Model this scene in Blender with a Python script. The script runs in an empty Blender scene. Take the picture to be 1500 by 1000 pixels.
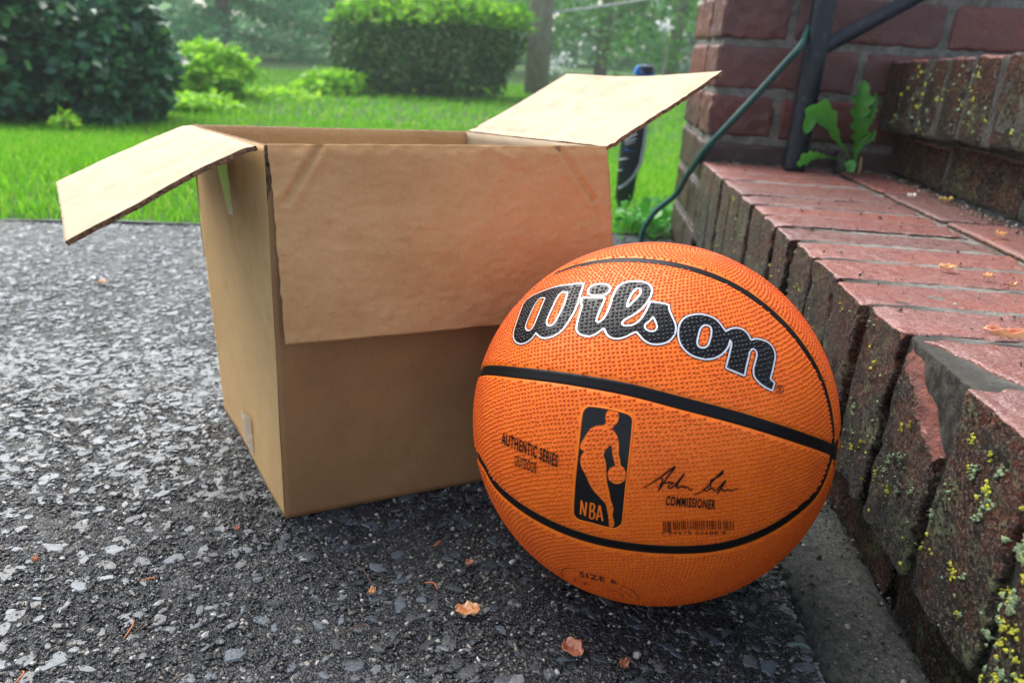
import bpy, bmesh, math, random
import numpy as np
from mathutils import Vector, Matrix, noise, kdtree
from mathutils.geometry import delaunay_2d_cdt
random.seed(7)
RNG = np.random.default_rng(7)
S = bpy.context.scene
COL = S.collection

# ------------------------------------------------------------------ camera
FPX, HC = 1130.0, 0.35737
_vp = np.array([572-750, 500-3458., -FPX])
_up = -_vp/np.linalg.norm(_vp)
_fw = np.array([0, 0, -1.])
_y = _fw-_fw.dot(_up)*_up
_y /= np.linalg.norm(_y)
MC = np.array([np.cross(_y, _up), _y, _up])          # camera -> world
CAM = np.array([0, 0, HC])
cd = bpy.data.cameras.new('camera')
cam = bpy.data.objects.new('camera', cd)
COL.objects.link(cam)
mw = Matrix([list(MC[0])+[0], list(MC[1])+[0], list(MC[2])+[HC], [0, 0, 0, 1]])
cam.matrix_world = mw
cd.sensor_fit = 'HORIZONTAL'
cd.sensor_width = 36
cd.lens = FPX/1500*36
cd.clip_start = 0.02
cd.clip_end = 400
cd.dof.use_dof = True
cd.dof.focus_distance = 0.50
cd.dof.aperture_fstop = 9.0
S.camera = cam

# ------------------------------------------------------------------ sky, sun, exposure
SUN_EL, SUN_AZ = math.radians(54), math.radians(-38)   # azimuth from +y towards +x
w = bpy.data.worlds.new('World')
S.world = w
w.use_nodes = True
nt = w.node_tree
sky = nt.nodes.new('ShaderNodeTexSky')
sky.sky_type = 'NISHITA'
sky.sun_disc = False
sky.sun_elevation = SUN_EL
sky.sun_rotation = SUN_AZ
sky.air_density = 1.0
sky.dust_density = 2.0
sky.ozone_density = 1.0
hs = nt.nodes.new('ShaderNodeHueSaturation')
hs.inputs['Saturation'].default_value = 0.65
bg = nt.nodes['Background']
bg.inputs['Strength'].default_value = 0.085
nt.links.new(sky.outputs[0], hs.inputs['Color'])
nt.links.new(hs.outputs[0], bg.inputs['Color'])
sd = bpy.data.lights.new('sun', 'SUN')
sd.energy = 1.5
sd.angle = math.radians(62)
sd.color = (1.0, 0.965, 0.91)
so = bpy.data.objects.new('sun', sd)
COL.objects.link(so)
sdir = Vector((math.sin(SUN_AZ)*math.cos(SUN_EL), math.cos(SUN_AZ)*math.cos(SUN_EL), math.sin(SUN_EL)))
so.rotation_euler = sdir.to_track_quat('Z', 'Y').to_euler()
so.location = sdir*20
vs = S.view_settings
vs.view_transform = 'Standard'
vs.look = 'None'
vs.exposure = 2.05
vs.gamma = 1.0
vs.use_curve_mapping = False
S.render.engine = 'CYCLES'

# ------------------------------------------------------------------ helpers
def ray(x, y):
    d = MC@np.array([x-750, 500-y, -FPX])
    return d/np.linalg.norm(d)
def at_z(x, y, z=0.0):
    d = ray(x, y)
    return CAM+d*((z-HC)/d[2])
def on_plane(x, y, P, n):
    r = ray(x, y)
    return CAM+r*(((np.array(P)-CAM)@np.array(n))/(r@np.array(n)))
def at_y(x, y, Y):
    r = ray(x, y)
    return CAM+r*(Y/r[1])

def tag(o, label=None, cat=None, group=None, kind=None):
    if label: o['label'] = label
    if cat: o['category'] = cat
    if group: o['group'] = group
    if kind: o['kind'] = kind
    return o
def empty(name, loc=(0, 0, 0), rz=0.0):
    o = bpy.data.objects.new(name, None)
    o.location = [float(v) for v in loc]
    o.rotation_euler = (0, 0, rz)
    o.empty_display_size = 0.05
    COL.objects.link(o)
    return o
def mesh_np(name, V, F, smooth=True):
    """V (n,3); F list of int arrays (m,k)"""
    me = bpy.data.meshes.new(name)
    V = np.asarray(V, dtype=np.float32)
    if isinstance(F, np.ndarray): F = [F]
    loops = np.concatenate([f.ravel() for f in F]).astype(np.int32)
    tot = np.concatenate([np.full(len(f), f.shape[1]) for f in F]).astype(np.int32)
    st = np.concatenate([[0], np.cumsum(tot)[:-1]]).astype(np.int32)
    me.vertices.add(len(V)); me.vertices.foreach_set('co', V.ravel())
    me.loops.add(len(loops)); me.loops.foreach_set('vertex_index', loops)
    me.polygons.add(len(tot)); me.polygons.foreach_set('loop_start', st)
    me.polygons.foreach_set('loop_total', tot)
    me.polygons.foreach_set('use_smooth', np.full(len(tot), smooth))
    me.update(calc_edges=True)
    me.validate()
    return me
def put(name, me, mat=None, parent=None, loc=(0, 0, 0), **kw):
    o = bpy.data.objects.new(name, me)
    COL.objects.link(o)
    if mat is not None and len(me.materials) == 0:
        for m in (mat if isinstance(mat, (list, tuple)) else [mat]): me.materials.append(m)
    if parent is not None: o.parent = parent
    o.location = [float(v) for v in loc]
    tag(o, **kw)
    return o
def world_part(name, V, F, mat, parent=None, smooth=True, **kw):
    """V given in world space; parent is an unrotated root"""
    off = np.array(parent.location) if parent is not None else 0
    return put(name, mesh_np(name, np.asarray(V)-off, F, smooth), mat, parent, **kw)

def vnoise(P, seed=0):
    P = np.asarray(P, dtype=np.float64)
    i = np.floor(P).astype(np.int64); f = P-i; f = f*f*(3-2*f)
    def h(ix):
        n = ix[..., 0]*73856093 ^ ix[..., 1]*19349663 ^ ix[..., 2]*83492791 ^ (seed*2654435761 & 0xffffffff)
        n = (n ^ (n >> 13))*1274126177 & 0x7fffffff
        n = (n ^ (n >> 15))*1103515245 & 0x7fffffff
        return ((n >> 8) & 0xffff)/65535.0
    r = 0
    for dx in (0, 1):
        for dy in (0, 1):
            for dz in (0, 1):
                wgt = (f[..., 0] if dx else 1-f[..., 0])*(f[..., 1] if dy else 1-f[..., 1])*(f[..., 2] if dz else 1-f[..., 2])
                r = r+wgt*h(i+np.array([dx, dy, dz]))
    return r*2-1
def fbm(P, octv=3, seed=0):
    r = 0; a = 1; t = 0
    for k in range(octv):
        r = r+a*vnoise(np.asarray(P)*2**k+k*17.3, seed+k); t += a; a *= .5
    return r/t

def catmull(pts, n=6, closed=False):
    """pts (x,y[,1=corner]) -> dense polyline"""
    P = [np.array(p[:2], float) for p in pts]
    cor = [len(p) > 2 for p in pts]
    N = len(P); out = []
    rng = range(N) if closed else range(N-1)
    for i in rng:
        p1, p2 = P[i], P[(i+1) % N]
        p0 = P[(i-1) % N] if (closed or i > 0) else p1
        p3 = P[(i+2) % N] if (closed or i < N-2) else p2
        if cor[i]: p0 = p1
        if cor[(i+1) % N]: p3 = p2
        for k in range(n):
            t = k/n
            out.append(.5*((2*p1)+(-p0+p2)*t+(2*p0-5*p1+4*p2-p3)*t*t+(-p0+3*p1-3*p2+p3)*t**3))
    if not closed: out.append(P[-1])
    return np.array(out)

def tube_mesh(pts, r, seg=8, cap=True):
    P = np.asarray(pts, float); n = len(P)
    rr = np.full(n, r) if np.isscalar(r) else np.asarray(r)
    T = np.gradient(P, axis=0); T /= np.linalg.norm(T, axis=1)[:, None]
    a = np.array([0, 0, 1.]) if abs(T[0][2]) < .9 else np.array([1., 0, 0])
    V = []; prev = None
    for i in range(n):
        u = np.cross(T[i], a) if prev is None else prev-T[i]*(prev@T[i])
        u /= np.linalg.norm(u); prev = u; v = np.cross(T[i], u)
        for k in range(seg):
            th = 2*math.pi*k/seg
            V.append(P[i]+rr[i]*(math.cos(th)*u+math.sin(th)*v))
    F = [[i*seg+k, i*seg+(k+1) % seg, (i+1)*seg+(k+1) % seg, (i+1)*seg+k] for i in range(n-1) for k in range(seg)]
    F = [np.array(F)]
    if cap: F.append(np.array([list(range(seg))[::-1], [(n-1)*seg+k for k in range(seg)]]))
    return np.array(V), F

# ------------------------------------------------------------------ materials
class NB:
    def __init__(s, name):
        s.m = bpy.data.materials.new(name); s.m.use_nodes = True
        s.t = s.m.node_tree; s.b = s.t.nodes['Principled BSDF']
    def n(s, ty, **kw):
        x = s.t.nodes.new('ShaderNode'+ty)
        for k, v in kw.items():
            if k in x.inputs.keys() and not hasattr(x, k): x.inputs[k].default_value = v
            else: setattr(x, k, v)
        return x
    def l(s, a, b): s.t.links.new(a, b); return s
    def setv(s, v, sock):
        if hasattr(v, 'is_linked') or hasattr(v, 'links'): s.l(v, sock)
        else: sock.default_value = v
    def coord(s, kind='Object', rnd=0.0, scale=None):
        tc = s.n('TexCoord'); o = tc.outputs[kind]
        if rnd:
            oi = s.n('ObjectInfo'); mu = s.n('Math', operation='MULTIPLY'); s.l(oi.outputs['Random'], mu.inputs[0]); mu.inputs[1].default_value = rnd
            va = s.n('VectorMath', operation='ADD'); s.l(o, va.inputs[0]); s.l(mu.outputs[0], va.inputs[1]); o = va.outputs[0]
        if scale:
            mp = s.n('VectorMath', operation='MULTIPLY'); s.l(o, mp.inputs[0]); mp.inputs[1].default_value = scale; o = mp.outputs[0]
        return o
    def noise(s, co, scale, detail=3, rough=.55, dist=0):
        x = s.n('TexNoise'); s.l(co, x.inputs['Vector']); x.inputs['Scale'].default_value = scale
        x.inputs['Detail'].default_value = detail; x.inputs['Roughness'].default_value = rough; x.inputs['Distortion'].default_value = dist
        return x.outputs['Fac']
    def voro(s, co, scale, out='Distance', feature='F1'):
        x = s.n('TexVoronoi', feature=feature); s.l(co, x.inputs['Vector']); x.inputs['Scale'].default_value = scale
        return x.outputs[out]
    def ramp(s, fac, stops, interp='LINEAR'):
        x = s.n('ValToRGB'); s.setv(fac, x.inputs[0]); x.color_ramp.interpolation = interp
        e = x.color_ramp.elements
        while len(e) < len(stops): e.new(.5)
        for i, (p, c) in enumerate(stops):
            e[i].position = p
            e[i].color = (c, c, c, 1) if np.isscalar(c) else (*c, 1)
        return x.outputs[0]
    def mix(s, f, a, b, mode='MIX'):
        x = s.n('Mix', data_type='RGBA', blend_type=mode)
        s.setv(f, x.inputs[0])
        for v, i in ((a, 6), (b, 7)):
            if isinstance(v, tuple): x.inputs[i].default_value = (*v, 1)
            else: s.l(v, x.inputs[i])
        return x.outputs[2]
    def math(s, op, a, b=0.0, clamp=False):
        x = s.n('Math', operation=op, use_clamp=clamp); s.setv(a, x.inputs[0]); s.setv(b, x.inputs[1]); return x.outputs[0]
    def bump(s, h, strength=.5, dist=.001, normal=None):
        x = s.n('Bump'); x.inputs['Strength'].default_value = strength; x.inputs['Distance'].default_value = dist
        s.l(h, x.inputs['Height'])
        if normal is not None: s.l(normal, x.inputs['Normal'])
        return x.outputs[0]
    def out(s, base=None, rough=None, normal=None, spec=None, **kw):
        b = s.b
        for v, nme in ((base, 'Base Color'), (rough, 'Roughness'), (spec, 'Specular IOR Level')):
            if v is None: continue
            if isinstance(v, tuple): b.inputs[nme].default_value = (*v, 1)
            else: s.setv(v, b.inputs[nme])
        if normal is not None: s.l(normal, b.inputs['Normal'])
        for k, v in kw.items(): b.inputs[k.replace('_', ' ')].default_value = v
        return s.m

def island(nb): return nb.n('NewGeometry').outputs['Random Per Island']

# --- ball rubbers
def m_orange(name, c, d):
    q = NB(name); co = q.coord()
    n1 = q.noise(co, 60, 3)
    col = q.mix(q.ramp(n1, [(.35, 0.), (.7, 1.)]), c, d)
    return q.out(col, .48, q.bump(q.noise(co, 2500, 2), .25, .0003), .32)
M_ORANGE = m_orange('orange_rubber', (.86, .170, .005), (.80, .145, .004))
M_PEBBLE = m_orange('orange_pebble_rubber', (.70, .100, .003), (.62, .080, .003))
q = NB('black_rubber'); co = q.coord()
M_BLACK = q.out((.005, .005, .006), .42, q.bump(q.noise(co, 900, 2), .12, .0003), .14)
q = NB('black_ink'); M_INK = q.out((.005, .005, .006), .28, spec=.24)
q = NB('matt_ink'); M_INKM = q.out((.008, .006, .006), .7, spec=.1)
q = NB('faded_ink'); M_INK2 = q.out((.05, .012, .004), .6, spec=.1)
q = NB('silver_foil'); M_SILVER = q.out((.62, .64, .67), .32, Metallic=.35)

# --- cardboard
def m_card(name, c1, c2, bumps=1.0, wr=1.0):
    q = NB(name); co = q.coord(); uv = q.coord('UV')
    big = q.noise(co, 9, 3, .6); fib = q.noise(q.coord('Object', scale=(1, 1, .35)), 420, 4, .7); blot = q.noise(co, 48, 3, .6)
    col = q.mix(q.ramp(big, [(.3, 0.), (.7, 1.)]), c1, c2)
    col = q.mix(q.ramp(fib, [(.25, .16), (.5, 0.), (.8, .0)]), col, (c1[0]*.45, c1[1]*.42, c1[2]*.4))
    col = q.mix(q.ramp(fib, [(.66, .0), (.85, .18)]), col, (.62, .5, .36))
    col = q.mix(q.ramp(blot, [(.52, 0.), (.8, .30)]), col, (c1[0]*.72, c1[1]*.66, c1[2]*.6))
    wv = q.n('TexWave', wave_type='BANDS', bands_direction='X'); q.l(uv, wv.inputs[0]); wv.inputs['Scale'].default_value = 13.0; wv.inputs['Distortion'].default_value = 1.2
    w2 = q.noise(q.coord('Object', scale=(1, 1, 1.1)), 85, 3, .5)
    h = q.math('ADD', q.math('MULTIPLY', wv.outputs['Fac'], .035), q.math('MULTIPLY', w2, 1.0*wr))
    h = q.math('ADD', h, q.math('MULTIPLY', fib, .03))
    return q.out(col, q.ramp(blot, [(.3, .55), (.8, .8)]), q.bump(h, .55*bumps, .0034), .30)
M_CARD = m_card('kraft_cardboard', (.48, .26, .105), (.56, .32, .14), 1.0)
M_CARD_S = m_card('kraft_cardboard_smooth', (.52, .315, .125), (.60, .38, .165), .35, .5)
M_CARD_SHADE = m_card('kraft_cardboard_front_shaded', (.27, .135, .055), (.36, .19, .08), .7, .8)  # same kraft, darkened to put the flap's shade into the colour
M_CARD_IN = m_card('kraft_cardboard_inside', (.37, .275, .17), (.42, .315, .20), .30, .6)
q = NB('corrugated_edge'); co = q.coord()
M_EDGE = q.out(q.mix(q.ramp(q.noise(co, 260, 4, .7), [(.35, 0.), (.65, 1.)]), (.055, .022, .010), (.34, .19, .09)), .9, q.bump(q.noise(co, 500, 3), 1.0, .003))
q = NB('clear_tape'); co = q.coord()
M_TAPE = q.out((.70, .62, .48), .14, q.bump(q.noise(co, 90, 2), .5, .001), .6, Alpha=.38)

# --- asphalt
q = NB('wet_asphalt'); co = q.coord()
gr = q.voro(co, 620, 'Color'); sepc = q.n('SeparateColor'); q.l(gr, sepc.inputs[0])
col = q.ramp(sepc.outputs[0], [(.0, (.008, .009, .010)), (.46, (.026, .030, .034)), (.74, (.068, .070, .066)), (.89, (.16, .145, .12)), (.97, (.36, .34, .30))], 'CONSTANT')
col = q.mix(q.ramp(q.noise(co, 14, 3), [(.35, .75), (.65, .25)]), col, (.022, .024, .027))
hh = q.math('ADD', q.voro(co, 620), q.math('MULTIPLY', q.noise(co, 160, 4, .7), 1.5))
M_ASPH = q.out(col, q.ramp(q.noise(co, 40, 3), [(.3, .18), (.7, .40)]), q.bump(hh, 1.0, .0014), .6)
def m_stone(name, stops, r0=.16, r1=.45, bd=.0008, sp=.85):
    q = NB(name); co = q.coord(); isl = island(q)
    c = q.ramp(isl, stops)
    c = q.mix(q.ramp(q.noise(co, 500, 4, .7), [(.3, .45), (.6, 0.)]), c, (.015, .015, .016))
    return q.out(c, q.ramp(q.noise(co, 130, 3), [(.3, r0), (.7, r1)]), q.bump(q.noise(co, 650, 4, .6), .6, bd), sp)
M_FLAKE = m_stone('slate_chips', [(0., (.012, .017, .023)), (.4, (.030, .042, .054)), (.75, (.060, .084, .105)), (.93, (.11, .14, .165)), (1., (.18, .18, .17))], .32, .52)
M_GRAIN = m_stone('grit', [(0., (.008, .009, .010)), (.55, (.032, .034, .034)), (.83, (.11, .10, .082)), (.95, (.32, .285, .23)), (1., (.62, .60, .55))], .2, .5, .0008, .55)
q = NB('damp_concrete'); co = q.coord()
c = q.mix(q.ramp(q.noise(co, 18, 4, .6), [(.35, 0.), (.65, 1.)]), (.018, .021, .020), (.060, .064, .056))
sp = q.voro(co, 380, 'Color'); s2 = q.n('SeparateColor'); q.l(sp, s2.inputs[0])
c = q.mix(q.ramp(q.noise(co, 520, 3, .8), [(.54, 0.), (.66, .8)]), c, (.17, .165, .14))
c = q.mix(q.ramp(q.noise(co, 400, 3, .8), [(.34, .8), (.45, 0.)]), c, (.008, .009, .008))
c = q.mix(q.ramp(q.noise(co, 45, 3), [(.55, 0.), (.75, .5)]), c, (.035, .04, .028))
c = q.mix(q.ramp(q.voro(co, 300), [(.0, 0.), (.5, .0), (.75, .8)]), c, (.006, .007, .006))
M_CONC = q.out(c, .62, q.bump(q.math('ADD', q.noise(co, 170, 5, .75), q.math('MULTIPLY', q.noise(co, 30, 3), 2.)), 1., .006), .6)

# --- masonry
def m_brick(name, side_dark=1.0):
    q = NB(name); co = q.coord('Object', rnd=7.0)
    oi = q.n('ObjectInfo').outputs['Random']
    base = q.ramp(oi, [(0., (.27, .062, .038)), (.3, (.20, .055, .040)), (.55, (.16, .064, .052)), (.8, (.30, .082, .055)), (1., (.23, .055, .034))])
    base = q.mix(q.ramp(q.noise(co, 22, 4, .6), [(.3, .0), (.7, .55)]), base, (.15, .085, .085))
    # salt and pepper grain on the worn face
    sp = q.noise(co, 620, 3, .75)
    top = q.mix(q.ramp(sp, [(.52, 0.), (.62, .70)]), base, (.40, .29, .255))
    top = q.mix(q.ramp(sp, [(.36, .75), (.46, 0.)]), top, (.07, .035, .03))
    # weathered side: grime, moss, mineral crust; pits and specks painted in for relief shading
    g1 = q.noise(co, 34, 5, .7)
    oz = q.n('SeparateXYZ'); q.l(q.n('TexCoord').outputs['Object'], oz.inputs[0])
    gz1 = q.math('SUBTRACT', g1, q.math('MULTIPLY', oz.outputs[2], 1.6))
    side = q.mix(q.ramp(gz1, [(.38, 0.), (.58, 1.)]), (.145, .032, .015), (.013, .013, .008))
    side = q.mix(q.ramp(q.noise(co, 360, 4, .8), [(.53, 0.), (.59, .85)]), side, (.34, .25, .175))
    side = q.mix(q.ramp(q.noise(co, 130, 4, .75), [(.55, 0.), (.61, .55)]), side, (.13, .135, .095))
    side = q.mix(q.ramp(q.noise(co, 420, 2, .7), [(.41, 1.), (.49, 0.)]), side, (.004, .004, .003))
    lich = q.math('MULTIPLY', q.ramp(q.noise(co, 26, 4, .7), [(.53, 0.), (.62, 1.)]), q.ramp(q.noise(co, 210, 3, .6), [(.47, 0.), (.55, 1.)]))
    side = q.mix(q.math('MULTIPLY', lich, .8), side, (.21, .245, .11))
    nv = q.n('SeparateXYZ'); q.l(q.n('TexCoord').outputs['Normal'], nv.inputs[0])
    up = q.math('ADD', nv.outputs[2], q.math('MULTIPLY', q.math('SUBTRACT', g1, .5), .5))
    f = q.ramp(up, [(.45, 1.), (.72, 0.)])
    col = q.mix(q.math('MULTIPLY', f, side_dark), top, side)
    h = q.math('ADD', q.math('MULTIPLY', q.noise(co, 500, 4, .8), 1.), q.math('MULTIPLY', q.noise(co, 130, 5, .8), 2.4))
    bs = q.math('ADD', q.math('MULTIPLY', f, .7), .3)
    bn = q.n('Bump'); bn.inputs['Distance'].default_value = .008; q.l(h, bn.inputs['Height']); q.l(bs, bn.inputs['Strength'])
    return q.out(col, q.ramp(q.noise(co, 120, 3), [(.3, .22), (.7, .5)]), bn.outputs[0], q.math('SUBTRACT', .75, q.math('MULTIPLY', f, .4)))
M_BRICK = m_brick('weathered_step_brick')
def m_wallbrick():
    q = NB('pier_brick'); co = q.coord('Object', rnd=5.0); oi = q.n('ObjectInfo').outputs['Random']
    base = q.ramp(oi, [(0., (.10, .040, .034)), (.3, (.20, .048, .032)), (.55, (.12, .044, .038)), (.8, (.26, .064, .040)), (1., (.085, .036, .032))])
    base = q.mix(q.ramp(q.noise(co, 16, 4, .6), [(.35, 0.), (.7, .65)]), base, (.07, .042, .042))
    base = q.mix(q.ramp(q.noise(co, 200, 4, .75), [(.62, 0.), (.74, .5)]), base, (.42, .38, .34))  # pale specks painted into the colour as wet glints
    # darker low on the wall
    pz = q.n('SeparateXYZ'); q.l(q.n('NewGeometry').outputs['Position'], pz.inputs[0])
    low = q.ramp(q.math('ADD', pz.outputs[2], q.math('MULTIPLY', q.noise(co, 20, 3), .12)), [(.27, 1.), (.36, 0.)])
    base = q.mix(q.math('MULTIPLY', low, .75), base, (.030, .026, .022))
    return q.out(base, .42, q.bump(q.math('ADD', q.noise(co, 260, 4, .7), q.math('MULTIPLY', q.noise(co, 40, 3), 2.)), .6, .003), .5)
M_WBRICK = m_wallbrick()
def m_mortar(name, c1, c2, c3, sided=False):
    q = NB(name); co = q.coord()
    c = q.mix(q.ramp(q.noise(co, 60, 5, .7), [(.38, 0.), (.62, 1.)]), c1, c2)
    c = q.mix(q.ramp(q.noise(co, 20, 3), [(.52, 0.), (.68, .8)]), c, c3)
    c = q.mix(q.ramp(q.noise(co, 500, 3, .8), [(.58, 0.), (.68, .7)]), c, (.55, .53, .48))
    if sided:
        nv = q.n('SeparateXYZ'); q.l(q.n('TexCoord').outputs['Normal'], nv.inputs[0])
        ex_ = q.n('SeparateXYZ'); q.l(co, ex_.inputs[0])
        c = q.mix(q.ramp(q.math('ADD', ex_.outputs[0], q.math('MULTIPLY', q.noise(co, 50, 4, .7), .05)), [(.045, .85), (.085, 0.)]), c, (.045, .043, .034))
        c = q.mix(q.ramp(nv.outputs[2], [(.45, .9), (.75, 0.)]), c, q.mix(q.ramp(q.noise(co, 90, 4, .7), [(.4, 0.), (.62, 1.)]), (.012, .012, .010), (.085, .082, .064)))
    return q.out(c, .8, q.bump(q.noise(co, 320, 5, .8), 1., .004), .3)
M_MORT = m_mortar('mortar', (.30, .285, .25), (.46, .44, .39), (.09, .10, .06))
M_MORT_S = m_mortar('step_mortar', (.18, .17, .15), (.34, .325, .285), (.07, .075, .05), True)
M_MORT_P = m_mortar('pier_mortar', (.15, .145, .125), (.27, .26, .23), (.045, .055, .03))
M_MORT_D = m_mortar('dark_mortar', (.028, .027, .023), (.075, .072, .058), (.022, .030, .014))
q = NB('fresh_brick'); co = q.coord()
M_FRESH = q.out(q.mix(q.ramp(q.noise(co, 150, 4), [(.35, 0.), (.65, 1.)]), (.085, .020, .014), (.24, .070, .045)), .45, q.bump(q.noise(co, 240, 5, .8), 1., .003))
q = NB('yellow_lichen'); co = q.coord(); M_LICH_Y = q.out(q.mix(q.noise(co, 300), (.30, .33, .02), (.50, .48, .05)), .9, q.bump(q.noise(co, 900, 3), 1., .001))
q = NB('pale_lichen'); co = q.coord(); M_LICH_P = q.out(q.mix(q.noise(co, 260), (.10, .16, .07), (.26, .33, .18)), .95, q.bump(q.noise(co, 900, 3), 1., .001))
q = NB('painted_iron'); co = q.coord(); M_IRON = q.out(q.mix(q.ramp(q.noise(co, 60, 4, .7), [(.55, 0.), (.7, 1.)]), (.009, .014, .021), (.045, .055, .065)), .40, q.bump(q.noise(co, 240, 4), .8, .0015), .4)
q = NB('green_cable'); M_CABLE = q.out((.006, .060, .052), .35)

# --- plants
def m_leaf(name, stops, rough=.45, trans=.35, spec=.4):
    q = NB(name); isl = island(q); c = q.ramp(isl, stops)
    m = q.out(c, rough, spec=spec)
    tr = q.n('BsdfTranslucent'); q.l(c, tr.inputs[0]); mx = q.n('MixShader'); mx.inputs[0].default_value = trans
    o = q.t.nodes['Material Output']; q.l(q.b.outputs[0], mx.inputs[1]); q.l(tr.outputs[0], mx.inputs[2]); q.l(mx.outputs[0], o.inputs[0])
    return m
M_GRASS = m_leaf('grass_blades', [(0., (.09, .32, .012)), (.5, (.17, .47, .02)), (.85, (.27, .58, .04)), (1., (.45, .55, .10))], .6, .45, .15)
M_LDARK = m_leaf('dark_leaves', [(0., (.012, .055, .028)), (.5, (.032, .13, .060)), (.85, (.085, .25, .11)), (1., (.18, .42, .10))], .30, .2, .6)
M_LHEDGE = m_leaf('hedge_leaves', [(0., (.022, .075, .010)), (.6, (.048, .14, .016)), (1., (.11, .26, .025))], .45, .25)
M_LNEW = m_leaf('fresh_leaves', [(0., (.14, .38, .015)), (.5, (.27, .58, .02)), (1., (.42, .70, .06))], .5, .5)
M_LTIP = m_leaf('hedge_tips', [(0., (.08, .24, .012)), (.5, (.16, .42, .018)), (1., (.34, .62, .04))], .5, .5)
M_LMID = m_leaf('mid_leaves', [(0., (.07, .24, .03)), (.5, (.15, .40, .06)), (1., (.28, .56, .10))], .5, .45)
M_LPINE = m_leaf('pine_needles', [(0., (.09, .27, .11)), (.5, (.15, .38, .16)), (1., (.24, .50, .22))], .6, .4)
M_LWEED = m_leaf('weed_leaves', [(0., (.06, .28, .03)), (1., (.12, .42, .06))], .38, .45, .5)
M_WHITEF = m_leaf('white_petals', [(0., (.7, .72, .72)), (1., (.85, .86, .85))], .6, .4)
q = NB('bark'); co = q.coord('Object', scale=(1, 1, .15)); M_BARK = q.out(q.mix(q.ramp(q.noise(co, 40, 4), [(.3, 0.), (.7, 1.)]), (.16, .135, .10), (.34, .31, .25)), .9, q.bump(q.noise(co, 60, 4), 1., .02))
q = NB('soil_turf'); co = q.coord(); M_TURF = q.out(q.mix(q.ramp(q.noise(co, 3, 4), [(.35, 0.), (.7, 1.)]), (.030, .085, .010), (.075, .17, .02)), .95, q.bump(q.noise(co, 200, 3), 1., .01))
q = NB('street_asphalt'); co = q.coord(); M_STREET = q.out(q.mix(q.noise(co, 20, 4), (.10, .105, .11), (.17, .175, .18)), .35, spec=.5)
q = NB('edging'); M_EDGING = q.out((.015, .02, .02), .5)

# ------------------------------------------------------------------ setting: driveway, lawn, street
def edge_y(x): return 1.577+.17*x
def gz(y):
    t = np.clip((y-1.7)/3.2, 0, 1); return -0.24*t*t*(3-2*t)
def grid_sheet(xs, ys, fz):
    X, Y = np.meshgrid(xs, ys); Z = fz(X, Y)
    V = np.stack([X, Y, Z], -1).reshape(-1, 3)
    nx, ny = len(xs), len(ys)
    i = np.arange((nx-1)*(ny-1)); a = (i//(nx-1))*nx+i % (nx-1)
    return V, np.stack([a, a+1, a+nx+1, a+nx], 1)
xs = np.concatenate([np.linspace(-7, -1.25, 10), np.linspace(-1.2, .36, 520), np.linspace(.4, 4, 8)])
ts = np.concatenate([np.linspace(-3, .2, 8), np.linspace(.24, 1.15, 330), np.linspace(1.16, 1.577, 60)])
X, T = np.meshgrid(xs, ts)
Y = T+.17*X*np.clip((T-.2)/1.377, 0, 1)
P3 = np.stack([X, Y, 0*X], -1)
fine = ((X > -1.2) & (X < .36) & (T > .23))
Z = (fbm(P3*190, 2, 3)*.0011+fbm(P3*45, 2, 9)*.0012)*fine-.0006
V = np.stack([X, Y, Z], -1).reshape(-1, 3)
nx, ny = len(xs), len(ts); i = np.arange((nx-1)*(ny-1)); a = (i//(nx-1))*nx+i % (nx-1)
world_part('driveway', V, np.stack([a, a+1, a+nx+1, a+nx], 1), M_ASPH, kind='structure')

xs = np.concatenate([[-60, -30, -15], np.linspace(-9, 9, 60), [15, 30, 60]])
us = np.concatenate([np.linspace(0, 12, 60), [20, 40, 90]])
X, Uu = np.meshgrid(xs, us); Y = Uu+1.577+.17*np.clip(X, -7, 4); P3 = np.stack([X, Y, 0*X], -1)
Z = gz(Y)-.004+fbm(P3*1.1, 2, 5)*.012*np.clip(Uu, 0, 1)
V = np.stack([X, Y, Z], -1).reshape(-1, 3); nx, ny = len(xs), len(us); i = np.arange((nx-1)*(ny-1)); a = (i//(nx-1))*nx+i % (nx-1)
world_part('lawn', V, np.stack([a, a+1, a+nx+1, a+nx], 1), M_TURF, kind='structure')
# thin lawn edging strip
ex = np.linspace(-6, .29, 60); V = []; F = []
for k, x in enumerate(ex):
    y = edge_y(x)-.006; zt = .003+.002*math.sin(k*1.7)
    V += [(x, y, -.01), (x, y, zt), (x, y+.009, zt), (x, y+.009, -.01)]
for k in range(len(ex)-1):
    for j in range(3): F.append([k*4+j, k*4+j+1, k*4+j+5, k*4+j+4])
world_part('lawn_edging', np.array(V), np.array(F), M_EDGING, smooth=False, kind='structure')

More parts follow.
